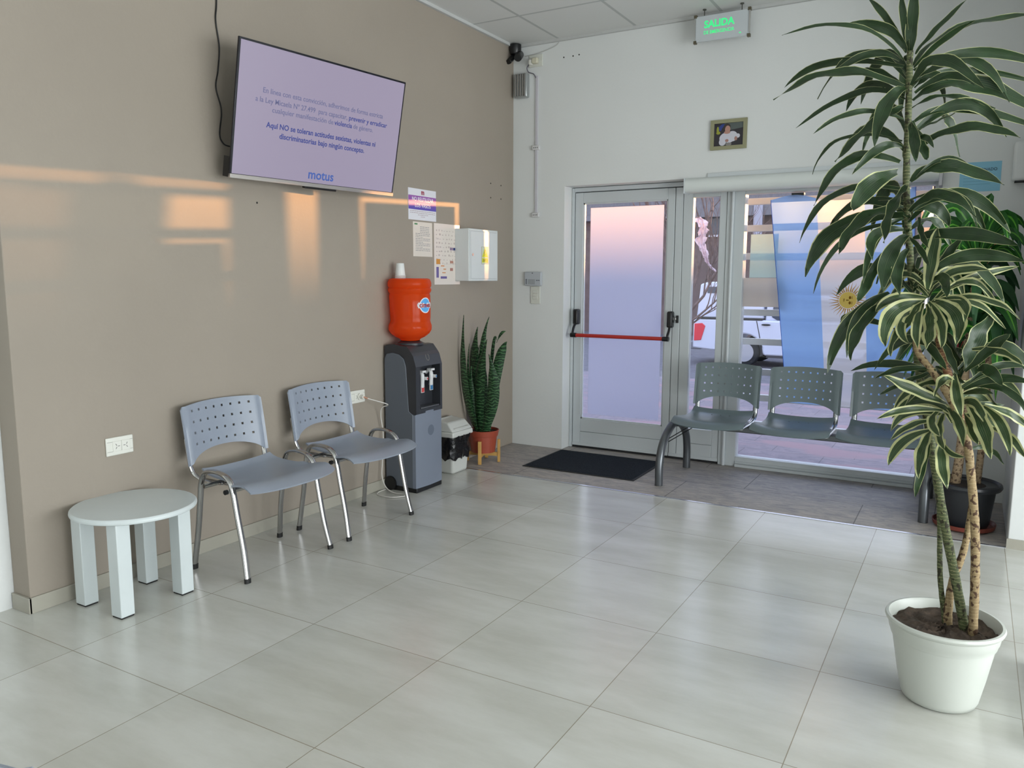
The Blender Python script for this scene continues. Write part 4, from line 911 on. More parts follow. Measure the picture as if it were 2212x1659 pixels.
eb = thing('electrical_cabinet', 'white wall mounted electrical cabinet with a yellow warning sticker', 'electrical box', (0, -0.6, 1.32))
EW = M('cabinet_white', (0.62, 0.655, 0.65), 0.35)
obj('case', MB().box((0, -0.822, 1.322), (0.118, -0.432, 1.688)), EW, eb, bevel=0.004)
obj('door', MB().box((0.118, -0.812, 1.333), (0.122, -0.448, 1.677)), EW, eb, bevel=0.002)
gq = MB()
for a in ((-0.803, 1.340, -0.455, 1.3415), (-0.803, 1.669, -0.455, 1.6705), (-0.803, 1.340, -0.8015, 1.6705)): gq.box((0.1221, a[0], a[1]), (0.1225, a[2], a[3]))
obj('door_groove', gq, M('groove_grey', (0.25, 0.26, 0.26), 0.5), eb, smooth=False)
obj('lock', MB().tube([(0.122, -0.778, 1.507), (0.125, -0.778, 1.507)], 0.010, n=18), CHROME, eb)
FE = ON_LEFT(-0.618, 1.508, 0.1226)
obj('warning_sticker', rect(FE, -0.045, -0.066, 0.045, 0.058, 0, 0.0005), M('sticker_grey', (0.30, 0.33, 0.20), 0.5), eb, smooth=False)
stb = rect(FE, -0.043, -0.064, 0.043, 0.056, 0.0005, 0.0008); st_ = obj('sticker_field', stb, M('sticker_pale', (0.62, 0.66, 0.5), 0.5), eb, smooth=False)
YEL = M('warning_yellow', (0.62, 0.66, 0.03), 0.5)
tri = MB(); tri.add([FE @ Vector((x, y, 0.0012)) for x, y in ((-0.040, -0.016), (0.040, -0.016), (0, 0.050))], [(0, 1, 2)])
obj('triangle', tri, YEL, st_, smooth=False)
obj('yellow_bar', rect(FE, -0.040, -0.054, 0.040, -0.024, 0.0008, 0.0012), YEL, st_, smooth=False)
bolt = MB(); bolt.add([FE @ Vector((x, y, 0.0016)) for x, y in ((0.004, 0.034), (-0.012, 0.010), (0.0, 0.010), (-0.010, -0.010), (0.012, 0.015), (0.001, 0.015), (0.012, 0.034))], [(0, 1, 2, 5, 6), (2, 3, 4, 5)])
obj('lightning_bolt', bolt, BLACKP, st_, smooth=False)
k = MB(); add_rect(k, FE, -0.025, -0.037, 0.025, -0.033, 0.0012, 0.0016); add_rect(k, FE, -0.034, -0.046, 0.034, -0.043, 0.0012, 0.0016); obj('small_print', k, BLACKP, st_, smooth=False)

def outlet(y0, z0, y1, z1, label, plug=False):
    t = thing('wall_socket', label, 'socket', (0, (y0 + y1) / 2, z0)); cz, cy = (z0 + z1) / 2, (y0 + y1) / 2
    obj('plate', MB().box((0.0, y0, z0), (0.009, y1, z1)), WPLAST, t, bevel=0.004)
    md_ = MB(); w_ = (y1 - y0)
    for s_ in ((-1, 1) if not plug else (-1, 1)): md_.box((0.009, cy + s_ * 0.021 - 0.020 + 0.006, cz - 0.022), (0.0115, cy + s_ * 0.021 + 0.020 + 0.006, cz + 0.022))
    mo = obj('module', md_, WPLAST, t, bevel=0.001)
    gm = MB().box((0.0091, y0 + 0.004, z0 + 0.018), (0.0096, y1 - 0.004, z0 + 0.0195)).box((0.0091, y0 + 0.004, z1 - 0.0195), (0.0096, y1 - 0.004, z1 - 0.018))
    obj('groove', gm, M('groove_socket', '8E8E86', 0.5), t, smooth=False)
    pm = MB()
    for s_ in (-1, 1):
        c = cy + s_ * 0.021 + 0.006
        for q in range(3):
            a = math.radians(90 * s_ + 90 + (0, 120, 240)[q]); d = Vector((0, math.cos(a), math.sin(a))); n_ = Vector((0, -d.z, d.y)); o_ = Vector((0.0118, c, cz)) + d * 0.008
            pm.add([o_ + d * sa * 0.005 + n_ * sb * 0.0011 for sa, sb in ((-1, -1), (1, -1), (1, 1), (-1, 1))], [(0, 1, 2, 3)])
    obj('socket_slots', pm, GASKET, mo, smooth=False)
    return t
outlet(-3.507, 0.574, -3.379, 0.654, 'white double wall socket with nothing plugged in, above the round table')
s2_ = outlet(-1.947, 0.590, -1.821, 0.668, 'white wall socket with a plug in it, left of the dispenser', True)
pg = thing('plug', 'white plug with a pale cord running from the wall socket to the dispenser', 'plug', (0.012, -1.878, 0.63))
obj('plug_body', MB().tube([(0.0115, -1.878, 0.63), (0.022, -1.878, 0.63)], 0.019, n=20).tube([(0.022, -1.878, 0.63), (0.048, -1.878, 0.6295)], 0.012, n=18), WPLAST, pg)
CRD = M('cord_white', (0.62, 0.60, 0.56), 0.5)
cpts = [(0.048, -1.878, 0.629), (0.07, -1.85, 0.615), (0.10, -1.80, 0.595), (0.12, -1.75, 0.575), (0.10, -1.72, 0.56), (0.055, -1.72, 0.54), (0.030, -1.70, 0.48), (0.03, -1.68, 0.36), (0.028, -1.69, 0.2), (0.03, -1.70, 0.10), (0.06, -1.70, 0.03), (0.13, -1.71, 0.006), (0.21, -1.71, 0.006), (0.235, -1.74, 0.006), (0.18, -1.80, 0.006), (0.08, -1.80, 0.006), (0.04, -1.75, 0.006), (0.04, -1.68, 0.008)]
obj('cord', MB().tube(spline(cpts, 8), 0.0032, n=8), CRD, pg)
obj('strain_relief', MB().tube([(0.046, -1.878, 0.6295), (0.064, -1.862, 0.6195)], 0.005, 0.005, n=10), M('relief_salmon', 'B88870', 0.5), pg, label='salmon strain relief')

# screw holes
for lst, fn in (([(-0.339, 2.047), (-0.190, 2.045), (-0.339, 1.942), (-0.190, 1.944), (-2.608, 1.722)], lambda a, b: ((-0.0005, a, b), (0.0012, a, b))), ([(0.431, 2.972), (0.507, 2.972), (0.556, 2.975)], lambda a, b: ((a, 0.0005, b), (a, -0.0012, b)))):
    for i_, (a, b) in enumerate(lst):
        isl = lst[0][0] < 0
        lb_ = ('small dark empty screw hole below the left end of the television' if a == -2.608 else ('one of four dark screw holes above the electrical cabinet' if isl else 'one of three dark screw holes high on the white wall'))
        o = obj('screw_hole', MB().tube(fn(a, b), 0.0055, n=12), M('hole_dark', '2B2A26', 0.9), origin=fn(a, b)[0], label=lb_, cat='hole', group=None if a == -2.608 else ('screw holes above the electrical cabinet' if isl else 'screw holes on the white wall'))

# ------------------------------------------------------------------ fittings on the white back wall
kp = thing('alarm_keypad', 'pale grey alarm keypad on the white wall left of the door', 'keypad', (0.19, 0, 1.28))
KG = M('keypad_grey', (0.44, 0.47, 0.50), 0.4)
obj('case', MB().box((0.116, -0.024, 1.283), (0.266, 0, 1.392)), KG, kp, bevel=0.008, seg=3)
k = MB()
for i in range(4):
    for j in range(4): k.box((0.152 + i * 0.0155, -0.026, 1.296 + j * 0.0100), (0.164 + i * 0.0155, -0.024, 1.303 + j * 0.0100))
obj('buttons', k, M('key_grey', (0.30, 0.32, 0.33), 0.5), kp)
k = MB()
for j in range(4): k.box((0.130, -0.0255, 1.296 + j * 0.0105), (0.140, -0.024, 1.304 + j * 0.0105))
obj('side_buttons', k, M('key_dark', (0.10, 0.11, 0.13), 0.5), kp)
k = MB()
for i in range(2): k.box((0.222 + i * 0.018, -0.0255, 1.323), (0.236 + i * 0.018, -0.024, 1.329))
obj('side_buttons', k, M('key_dark', (0.10, 0.11, 0.13), 0.5), kp)
obj('indicator', MB().box((0.184, -0.0255, 1.379), (0.194, -0.024, 1.384)), GASKET, kp)
ls = thing('light_switch', 'cream light switch plate directly below the alarm keypad', 'light switch', (0.208, 0, 1.141))
CRM = M('switch_cream', (0.62, 0.63, 0.57), 0.4)
obj('plate', MB().box((0.166, -0.009, 1.142), (0.250, 0, 1.279)), CRM, ls, bevel=0.004)
for q in range(3): obj('rocker', MB().box((0.186, -0.012, 1.178 + q * 0.0235), (0.230, -0.009, 1.2005 + q * 0.0235)), CRM, ls, bevel=0.001, seg=1)

el = thing('emergency_light', 'silver ribbed emergency light high in the corner below the camera', 'lamp', (0.085, 0, 2.70))
obj('case', MB().box((0.032, -0.050, 2.712), (0.142, 0, 2.888)), M('silver_case', (0.38, 0.40, 0.40), 0.3, 0.5), el, bevel=0.008)
for q in range(4): obj('lamp_tube', MB().tube([(0.046 + q * 0.022, -0.052, 2.722), (0.046 + q * 0.022, -0.052, 2.880)], 0.008, n=12), CHROME, el)
obj('reflector_edge', MB().tube([(0.130, -0.056, 2.715), (0.130, -0.056, 2.885)], 0.007, n=12), CHROME, el)
jb = thing('junction_box', 'cream junction box with plugged adaptor high on the white wall', 'junction box', (0.2, 0, 2.93))
obj('plate', MB().box((0.140, -0.012, 2.932), (0.256, 0, 3.020)), CRM, jb, bevel=0.003)
obj('adaptor', MB().box((0.180, -0.045, 2.950), (0.226, -0.012, 2.992)), M('adaptor_cream', (0.60, 0.58, 0.45), 0.4), jb, bevel=0.006)
obj('plug_body', MB().box((0.150, -0.040, 2.945), (0.178, -0.012, 2.985)), WPLAST, jb, bevel=0.006)
obj('wire', MB().tube(spline([(0.150, -0.025, 2.955), (0.128, -0.02, 2.930), (0.140, -0.015, 2.898), (0.180, -0.012, 2.882), (0.202, -0.010, 2.850)], 6), 0.0035, n=8), M('wire_grey', '5C5A66', 0.5), jb, label='grey wire')
cdt = thing('cable_duct', 'narrow lilac white cable duct running down the white wall near the corner', 'cable duct', (0.208, 0, 1.82))
DU = M('duct_lilac', (0.55, 0.54, 0.58), 0.45)
obj('duct', MB().box((0.198, -0.011, 1.83), (0.218, 0, 2.865)), DU, cdt, bevel=0.001)
for zz in (2.334, 1.828):
    bx_ = obj('connector_box', MB().box((0.178, -0.022, zz - 0.016), (0.238, 0, zz + 0.018)), M('box_white', (0.62, 0.62, 0.62), 0.4), cdt, bevel=0.003)
    obj('slots', MB().box((0.190, -0.0228, zz - 0.003), (0.196, -0.022, zz + 0.004)).box((0.205, -0.0228, zz - 0.003), (0.211, -0.022, zz + 0.004)).box((0.220, -0.0228, zz - 0.003), (0.226, -0.022, zz + 0.004)), GASKET, bx_, smooth=False)
cw = obj('ceiling_wire', MB().tube(spline([(0.40, -0.006, 3.10), (0.37, -0.005, 3.065), (0.30, -0.004, 3.045), (0.22, -0.004, 3.03), (0.10, -0.005, 3.02)], 6), 0.0022, n=6), M('wire_white', (0.5, 0.5, 0.48), 0.5), label='thin white wire curving under the ceiling beside the junction box', cat='wire')
cm_ = thing('security_camera', 'small black security camera in the corner under the ceiling', 'camera', (0.04, -0.05, 3.05))
obj('mount', MB().lathe([(0.035, 3.03), (0.045, 3.06), (0.045, 3.10)], (0.045, -0.055, 0), n=24), BLACKP, cm_)
obj('camera_head', MB().tube([(0.075, -0.035, 3.03), (0.105, -0.12, 2.985)], 0.030, n=24), BLACKP, cm_, bevel=0.004)
obj('camera_head', MB().tube([(0.03, -0.05, 3.02), (0.015, -0.11, 2.965)], 0.030, 0.018, n=24), BLACKP, cm_, bevel=0.004)
obj('antenna', MB().tube([(0.02, -0.06, 3.02), (0.018, -0.07, 3.08)], 0.004, n=8), BLACKP, cm_)

ex = thing('exit_sign', 'white hanging exit sign with green lettering SALIDA DE EMERGENCIA', 'exit sign', (1.62, -0.1, 2.9))
e0, e1, f0, f1 = PY(1502, 88, -0.12), PY(1617, 80, -0.12), PY(1500, 37, -0.12), PY(1613, 20, -0.12)
ex0, ex1, ez0, ez1 = e0.x, e1.x, (e0.z + e1.z) / 2, (f0.z + f1.z) / 2
obj('panel', MB().box((ex0, -0.122, ez0), (ex1, -0.108, ez1)), M('exit_panel', (0.52, 0.56, 0.58), 0.2), ex, bevel=0.002)
obj('edge', MB().box((ex0 - 0.008, -0.126, ez0 - 0.004), (ex0, -0.104, ez1 + 0.004)).box((ex1 - 0.002, -0.126, ez0 + 0.02), (ex1 + 0.006, -0.104, ez1 - 0.004)), M('edge_metal', (0.5, 0.5, 0.48), 0.3, 0.7), ex)
for x, zz in ((ex0 - 0.002, ez0), (ex0 - 0.002, ez1), (ex1, ez0), (ex1, ez1)): obj('corner_clip', MB().box((x - 0.010, -0.128, zz - 0.010), (x + 0.010, -0.102, zz + 0.010)), M('clip_brass', '5E5846', 0.4, 0.3), ex, bevel=0.002)
for x in (ex0 + 0.055, ex1 - 0.05): obj('hanger', MB().tube([(x, -0.115, ez1), (x, -0.115, CH - 0.004)], 0.003, n=8).tube([(x, -0.115, CH - 0.006), (x, -0.115, CH)], 0.012, n=12), M('hanger_dark', '55564F', 0.4, 0.5), ex)
GRN = M('exit_green', (0.04, 0.62, 0.20), 0.5, emit=0.75)
GRND = M('exit_green_dim', (0.07, 0.36, 0.17), 0.5, emit=0.3)
exw = ex1 - ex0; exc = (ex0 + ex1) / 2
text('SALIDA', 0.062, GRN, ex, ON_BACK(exc - 0.02, (ez0 + ez1) / 2 + 0.022, -0.1225), width=exw * 0.57, bold=0.0022)
text('DE EMERGENCIA', 0.030, GRN, ex, ON_BACK(exc - 0.02, (ez0 + ez1) / 2 - 0.028, -0.1225), width=exw * 0.57, bold=0.0006)
obj('status_led', MB().box((ex1 - 0.062, -0.1235, ez0 + 0.020), (ex1 - 0.050, -0.122, ez0 + 0.026)), GRN, ex)

pf_ = thing('picture_frame', 'small olive framed photo of a child in white above the window', 'picture', (1.69, 0, 2.21))
FP = ON_BACK(1.562, 2.213, -0.002)     # 0.245 x 0.197
OLV = M('frame_olive', (0.27, 0.265, 0.155), 0.6)
k = MB()
for a in ((0, 0, 0.245, 0.024), (0, 0.173, 0.245, 0.197), (0, 0.024, 0.024, 0.173), (0.221, 0.024, 0.245, 0.173)): add_rect(k, FP, a[0], a[1], a[2], a[3], 0, 0.015)
obj('frame', k, OLV, pf_, smooth=False)
ph = obj('photo', rect(FP, 0.02, 0.02, 0.225, 0.177, 0.002, 0.006), M('photo_dark', (0.022, 0.018, 0.024), 0.35), pf_, smooth=False)
def blob(cx, cy, rx, ry, z, n=20, rot=0): return [FP @ Vector((cx + rx * math.cos(a) * math.cos(rot) - ry * math.sin(a) * math.sin(rot), cy + rx * math.cos(a) * math.sin(rot) + ry * math.sin(a) * math.cos(rot), z)) for a in [2 * PI * q / n for q in range(n)]]
def pblob(nm, col, items, z):
    k = MB()
    for q_, it in enumerate(items): n = 20; k.add(blob(*it[:4], z + q_ * 0.00004, n, it[4] if len(it) > 4 else 0), [tuple(range(n))])
    obj(nm, k, M('photo_' + nm, col, 0.5), ph, smooth=False)
k = MB(); k.add([FP @ Vector((x, y, 0.0062)) for x, y in ((0.09, 0.172), (0.221, 0.173), (0.221, 0.138), (0.12, 0.124))], [(0, 1, 2, 3)]); obj('grey_wall', k, M('photo_wall', (0.085, 0.105, 0.10), 0.5), ph, smooth=False)
pblob('blue_toy', (0.02, 0.045, 0.22), [(0.078, 0.155, 0.020, 0.012, 0.5), (0.064, 0.140, 0.012, 0.016)], 0.0064)
pblob('yellow_toy', (0.28, 0.30, 0.03), [(0.048, 0.130, 0.008, 0.024), (0.052, 0.112, 0.014, 0.010)], 0.0066)
pblob('shirt', (0.56, 0.56, 0.62), [(0.100, 0.078, 0.040, 0.032, 0.3), (0.148, 0.084, 0.036, 0.034, -0.3), (0.125, 0.07, 0.035, 0.028), (0.185, 0.085, 0.014, 0.014), (0.082, 0.050, 0.024, 0.024)], 0.0068)
pblob('hair', (0.035, 0.022, 0.018), [(0.110, 0.148, 0.024, 0.022), (0.095, 0.138, 0.014, 0.018)], 0.0070)
pblob('face', (0.42, 0.23, 0.18), [(0.115, 0.132, 0.018, 0.024), (0.112, 0.112, 0.022, 0.010)], 0.0072)
pblob('hands', (0.34, 0.19, 0.16), [(0.112, 0.058, 0.012, 0.010), (0.172, 0.068, 0.010, 0.014)], 0.0074)
pblob('trousers', (0.22, 0.21, 0.20), [(0.124, 0.034, 0.020, 0.011)], 0.0076)

# right corner: inspected sign, extinguisher, extinguisher sign, white unit
isn = thing('paper_sign', 'light blue paper sign reading INSPECCIONADO behind the tall plant', 'sign', (3.18, 0, 1.90))
q0, q1 = PY(2075, 358, 0), PY(2165, 347, 0); zb_ = 1.86
obj('sheet', MB().box((q0.x, -0.002, zb_), (q1.x, 0, q1.z)), M('sheet_blue', (0.22, 0.50, 0.66), 0.5), isn, smooth=False)
text('INSPECCIONADO', 0.024, M('ink_dark', (0.05, 0.10, 0.15), 0.6), isn, ON_BACK((q0.x + q1.x) / 2 - 0.004, 1.985, -0.003), width=0.175, bold=0.0004)
k = MB()
for j in range(4): k.box((q0.x + 0.02, -0.0026, 1.955 - j * 0.018), (q1.x - 0.03 - 0.02 * (j % 2), -0.002, 1.957 - j * 0.018))
obj('small_print', k, M('ink_blue', (0.12, 0.32, 0.45), 0.6), isn, smooth=False)
es = thing('extinguisher_sign', 'white extinguisher sign with red diagonal stripes on the white wall behind plants', 'sign', (3.2, 0, 1.45))
obj('plate', MB().box((3.08, -0.003, 1.43), (3.32, 0, 1.70)), M('sign_plate', (0.66, 0.66, 0.64), 0.4), es, smooth=False)
k = MB()
for q in range(8):
    for zc in (1.445, 1.685):
        x = 3.085 + q * 0.03; k.add([(x, -0.0035, zc - 0.012), (x + 0.014, -0.0035, zc - 0.012), (x + 0.026, -0.0035, zc + 0.012), (x + 0.012, -0.0035, zc + 0.012)], [(0, 1, 2, 3)])
k.box((3.262, -0.004, 1.50), (3.270, -0.003, 1.60)).box((3.278, -0.004, 1.49), (3.286, -0.003, 1.59)).box((3.294, -0.004, 1.50), (3.302, -0.003, 1.60))
obj('red_stripes', k, REDM, es, smooth=False)
fe = thing('fire_extinguisher', 'red fire extinguisher hanging on the white wall behind the tall plant', 'fire extinguisher', (3.19, -0.1, 0.90))
fc_ = (3.185, -0.092, 0)
obj('cylinder', MB().lathe([(0.0, 0.86), (0.062, 0.862), (0.072, 0.88), (0.072, 1.19), (0.066, 1.22), (0.04, 1.245), (0.022, 1.252), (0.022, 1.27), (0, 1.27)], fc_, n=36), M('extinguisher_red', (0.33, 0.012, 0.020), 0.3), fe)
obj('valve', MB().box((3.165, -0.115, 1.27), (3.205, -0.07, 1.30)).box((3.14, -0.10, 1.30), (3.23, -0.085, 1.312)).box((3.14, -0.10, 1.325), (3.22, -0.085, 1.335)), BLACKP, fe, bevel=0.003)
obj('hose', MB().tube(spline([(3.21, -0.10, 1.29), (3.265, -0.11, 1.24), (3.272, -0.12, 1.1), (3.258, -0.12, 0.95)], 6), 0.009, n=10), RUBBER, fe)
k = MB()
k.grid(10, 1, lambda i, j: Vector((fc_[0] + 0.0728 * math.cos(math.radians(-135 + 9 * i)), fc_[1] + 0.0728 * math.sin(math.radians(-135 + 9 * i)), (1.035, 1.17)[j])))
obj('label', k, M('label_cream', (0.55, 0.52, 0.42), 0.5), fe, label='cream instruction label')
k = MB(); k.grid(10, 1, lambda i, j: Vector((fc_[0] + 0.0727 * math.cos(math.radians(-135 + 9 * i)), fc_[1] + 0.0727 * math.sin(math.radians(-135 + 9 * i)), (0.985, 1.0)[j])))
obj('band', k, MATS['label_cream'], fe)
obj('wall_hook', MB().box((3.17, -0.03, 1.24), (3.20, 0, 1.27)), BLACKP, fe)
wu = thing('wall_unit', 'white rounded plastic unit on the white wall at the right edge', 'wall unit', (3.39, 0, 1.9))
obj('case', MB().box((3.335, -0.07, 1.905), (3.43, 0, 2.128)), M('unit_white', (0.70, 0.72, 0.71), 0.35), wu, bevel=0.018, seg=4)
obj('bottom_shade', MB().box((3.35, -0.06, 1.898), (3.42, -0.01, 1.906)), GASKET, wu)  # dark strip standing in for the shadow under the unit
lb2 = thing('floor_box', 'low white box on the floor cut by the right edge', 'box', (3.6, -2.6, 0))
obj('top', MB().box((3.447, -2.95, 0.0), (3.8, -2.32, 0.035)), WPLAST, lb2, bevel=0.003)

# ------------------------------------------------------------------ leaves
def leaf_mb(mb, B, Mi, T, w, rs, roll=0.0, n=14, arch=0.0, fold=0.28, wav=0.13):
    """strap leaf from B through Mi to T; w = half width; faces the room, twisted by roll"""
    C = bez(B, Mi, T, n); ph_ = rs.uniform(0, 6.28); tw = rs.uniform(-0.35, 0.35)
    rows = []
    for j, p in enumerate(C):
        t = j / n; tan = (C[min(j + 1, n)] - C[max(j - 1, 0)]).normalized()
        view = Vector((-0.1, -1.0, 0.15)).normalized()
        sd = tan.cross(view)
        if sd.length < 0.15: sd = tan.cross(Vector((0, 0.3, 1)))
        sd.normalize(); nr = sd.cross(tan).normalized(); a = roll + tw * t
        s2, n2 = sd * math.cos(a) + nr * math.sin(a), nr * math.cos(a) - sd * math.sin(a)
        prof_ = 0.30 + 0.70 * math.sin(min(1, t / 0.55) * PI / 2) if t < 0.55 else math.cos((t - 0.55) / 0.45 * PI / 2) ** 0.75 if t < 1 else 0.02
        ww = w * max(0.02, prof_)
        row = []
        for i in range(5):
            u = (i - 2) / 2
            row.append(p + s2 * (u * ww) + n2 * (-fold * ww * (1 - abs(u)) + wav * w * math.sin(t * 17 + ph_ + (0 if u > 0 else 1.5)) * abs(u) * 2))
        rows.append(row)
    mb.grid(4, n, lambda i, j: rows[j][i], uv=True)

DR = thing('dracaena_plant', 'tall variegated dracaena in a round white pot at the right foreground', 'plant', (3.187, -2.734, 0))
PC = Vector((3.187, -2.734, 0))
POTW = M('pot_white', (0.52, 0.545, 0.50), 0.35)
obj('pot', MB().lathe([(0.0, 0.0), (0.098, 0.0), (0.108, 0.006), (0.114, 0.02), (0.128, 0.09), (0.140, 0.16), (0.148, 0.205), (0.152, 0.207), (0.156, 0.222), (0.158, 0.225), (0.163, 0.252), (0.169, 0.256), (0.172, 0.264), (0.169, 0.271), (0.161, 0.272), (0.156, 0.264), (0.146, 0.205), (0.0, 0.205)], PC, n=72, capb=False), POTW, DR)
SOIL = M('soil_brown', (0.062, 0.043, 0.030), 0.95, noise=(45, 0.45, 8), bump=(40, 1.0))
def soil_pt(i, j):
    r_ = 0.152 * j / 14; a = 2 * PI * i / 40
    return PC + Vector((r_ * math.cos(a), r_ * math.sin(a), 0.240 + 0.008 * math.sin(r_ * 60 + a * 3) * math.cos(a * 5 + r_ * 30) + 0.004 * math.sin(i * 2.7 + j * 3.1)))
obj('soil', MB().grid(40, 14, soil_pt), SOIL, DR)
YP = -2.72
canes = [('green', [(2085, 1376, 0.0), (2066, 1262, 0.0), (2040, 1130, 0.02), (2020, 1010, 0.04), (2002, 900, 0.06), (1985, 800, 0.06), (1974, 680, 0.05), (1965, 540, 0.04), (1958, 400, 0.03), (1962, 250, 0.02), (1966, 110, 0.0)], 10.5, 6.5),
         ('tan', [(2101, 1376, -0.02), (2106, 1260, -0.03), (2106, 1140, -0.04), (2098, 1030, -0.05), (2090, 960, -0.05), (2074, 905, -0.05), (2046, 850, -0.04), (2012, 800, -0.02), (1984, 762, 0.0), (1978, 720, 0.0)], 9.5, 7),
         ('tan', [(2045, 1382, 0.03), (2048, 1318, 0.03), (2058, 1255, 0.04), (2080, 1195, 0.06), (2092, 1140, 0.08), (2100, 1080, 0.08)], 10, 6),
         ('green', [(2046, 1310, 0.03), (2032, 1262, 0.04), (2030, 1200, 0.05), (2030, 1130, 0.06), (2026, 1050, 0.07)], 6, 5.5),
         ('ringed', [(2074, 905, -0.05), (2060, 850, -0.03), (2040, 780, -0.01), (2026, 725, 0.0), (2014, 672, 0.0)], 9, 7)]
CM = {'green': cane_mat('cane_green', '4C5534', '2B2A17', 'A09A70', 60), 'tan': cane_mat('cane_tan', '8E7A58', '47301F', 'B0A07A', 55), 'ringed': cane_mat('cane_ringed', '6E4A30', '3A2A18', 'B49A68', 70)}
for kind_, pts, r0, r1 in canes:
    P = [PY(x, y, YP + d) for x, y, d in pts]
    if P[0].z < 0.3: P[0].z = 0.225
    sp2 = spline(P, 6); n_ = len(sp2)
    k = MB().tube(sp2, 1.0, n=14, radii=[(r0 + (r1 - r0) * i / (n_ - 1)) / FPX * 2.45 * (1 + 0.05 * math.sin(i * 2.1)) for i in range(n_)])
    obj('cane', k, CM[kind_], DR)
zt = {'A': (1640, 0, 3.687), 'B': (1640, 330, 3.386), 'C': (1780, 700, 3.317), 'D': (1940, 330, 4.254)}
A = [(1200,450,1215,200,1250,-150,90),(1190,430,1150,150,1130,-60,55),(1170,400,1010,140,870,-10,50),(1240,430,1400,240,1660,-10,45),(1220,520,1600,215,2250,120,70),(1230,540,1450,330,1720,160,42),
 (1150,480,760,205,180,280,42),(1170,420,1010,230,690,190,75),(1120,480,880,430,560,600,62),(1150,530,560,500,200,700,50),(1150,690,600,570,115,800,92),(1150,700,960,590,810,560,78),(1150,760,860,680,690,890,60),
 (1160,790,790,735,290,1020,55),(1170,700,1010,830,915,1165,115),(1150,950,780,890,430,1065,52),(1150,850,900,990,600,1285,105),(1140,1120,650,1105,425,1390,36),(1140,1170,960,1180,740,1390,70),(1120,1290,720,1270,435,1640,92),
 (1100,1370,880,1480,750,1680,150),(1200,980,1235,1110,1245,1285,85),(1220,960,1290,1150,1340,1270,70),(1230,560,1750,415,2350,560,70),(1210,680,1430,470,1790,700,105),(1240,740,1500,600,1720,680,62),(1240,700,1370,600,1500,640,60),
 (1230,800,1650,650,2300,920,125),(1220,860,1500,760,1880,865,50),(1220,980,1620,860,2300,1050,66),(1260,1030,1400,970,1560,900,36),(1270,1170,1650,1010,2080,1100,82),(1250,1170,1310,1090,1390,1175,55),(1200,1440,1500,1320,1950,1475,105),(1240,640,1700,560,2300,690,42)]
B_ = [(1080,240,970,400,910,660,95),(1080,270,560,300,295,660,55),(1060,350,720,370,505,580,36),(1060,400,760,480,580,740,100),(1050,450,560,570,340,910,112),(1050,520,620,640,395,1030,40),(1060,480,860,620,760,960,62),(1060,560,850,600,830,790,82),
 (1085,600,950,760,905,1020,115),(1090,700,1010,850,1030,1040,82),(1150,180,1380,40,1590,170,36),(1100,430,1330,300,1590,470,88),(1120,420,1500,310,1840,590,92),(1100,350,1430,300,1600,560,52),(1120,620,1500,590,1900,680,98),(1100,420,1290,400,1390,545,90),
 (1170,470,1185,580,1240,700,42),(1100,620,1180,710,1240,830,42),(900,740,800,930,720,1090,75),(950,1020,650,1250,500,1610,98),(960,1060,740,1270,670,1520,95),(900,1060,720,1200,640,1500,70),(1000,1290,700,1200,600,1240,50),
 (1280,860,1550,750,1950,800,90),(1290,870,1380,740,1490,610,60),(1270,930,1350,920,1370,1060,80),(1230,1060,1190,930,1240,830,55)]
BW_ = [(1220,1060,990,1065,850,1165,74),(1210,1060,850,1090,590,1240,62),(1200,1080,1110,1190,1040,1345,80),(1200,1100,1150,1260,1160,1430,74),(1230,1100,1245,1270,1225,1440,115),(1270,1080,1440,1190,1440,1400,118),(1300,1080,1480,1090,1500,1240,82),
 (1200,1090,970,1180,920,1420,125),(1200,1100,1010,1310,960,1490,60),(1230,1000,1260,780,1310,540,105),(1260,970,1450,860,1690,860,76),(1350,1020,1570,910,1900,830,60),(1230,1050,1090,960,950,1060,50),(1280,1090,1620,1060,1910,1215,58),(1300,1120,1560,1090,1800,1290,50),
 (1240,1090,1330,1250,1330,1430,80),(1200,1090,1040,1250,1100,1400,70)]
C_ = [(1020,330,1090,120,1215,-70,112),(1010,340,1190,180,1330,70,72),(960,360,905,240,850,110,52),(920,420,520,285,190,335,58),(1100,330,1180,330,1280,445,82),(1050,410,1250,300,1440,310,52),(1000,470,1250,390,1500,430,60),(1030,450,1300,470,1460,660,52),
 (800,330,560,320,365,390,44),(780,340,600,410,395,505,42),(760,850,700,1040,650,1245,52),(1050,900,1170,890,1290,1005,42),(1000,570,1150,570,1290,580,30),(1000,500,1110,480,1210,500,46),(700,100,780,190,880,330,60),(1000,420,880,360,800,300,60)]
CW_ = [(880,570,650,470,430,368,84),(940,370,950,500,985,665,82),(850,620,600,612,378,680,62),(850,650,600,640,480,770,62),(800,690,620,725,470,835,52),(760,760,560,850,460,1015,82),(770,760,700,900,675,1105,85),(820,620,770,700,835,805,72),(850,820,845,980,885,1180,78),
 (850,830,900,920,1010,952,42),(1020,540,1130,720,1190,962,118),(1140,590,1270,720,1335,945,76),(1150,580,1350,650,1470,760,56),(1190,740,1330,810,1445,970,62),(1060,180,1270,200,1425,300,55),(880,600,960,700,1000,880,80),(1000,640,1060,760,1100,860,70),(860,640,820,760,860,900,70)]
LG = leaf_mat('leaf_narrow_margin', '21401E', '0D1E12', 'A9AC7C', 0.91, 0.07, rough=0.42, trans=0.08)
LW = leaf_mat('leaf_wide_margin', '2C4A28', '15291A', 'B2B483', 0.60, 0.16, trans=0.08)
rs = random.Random(11)
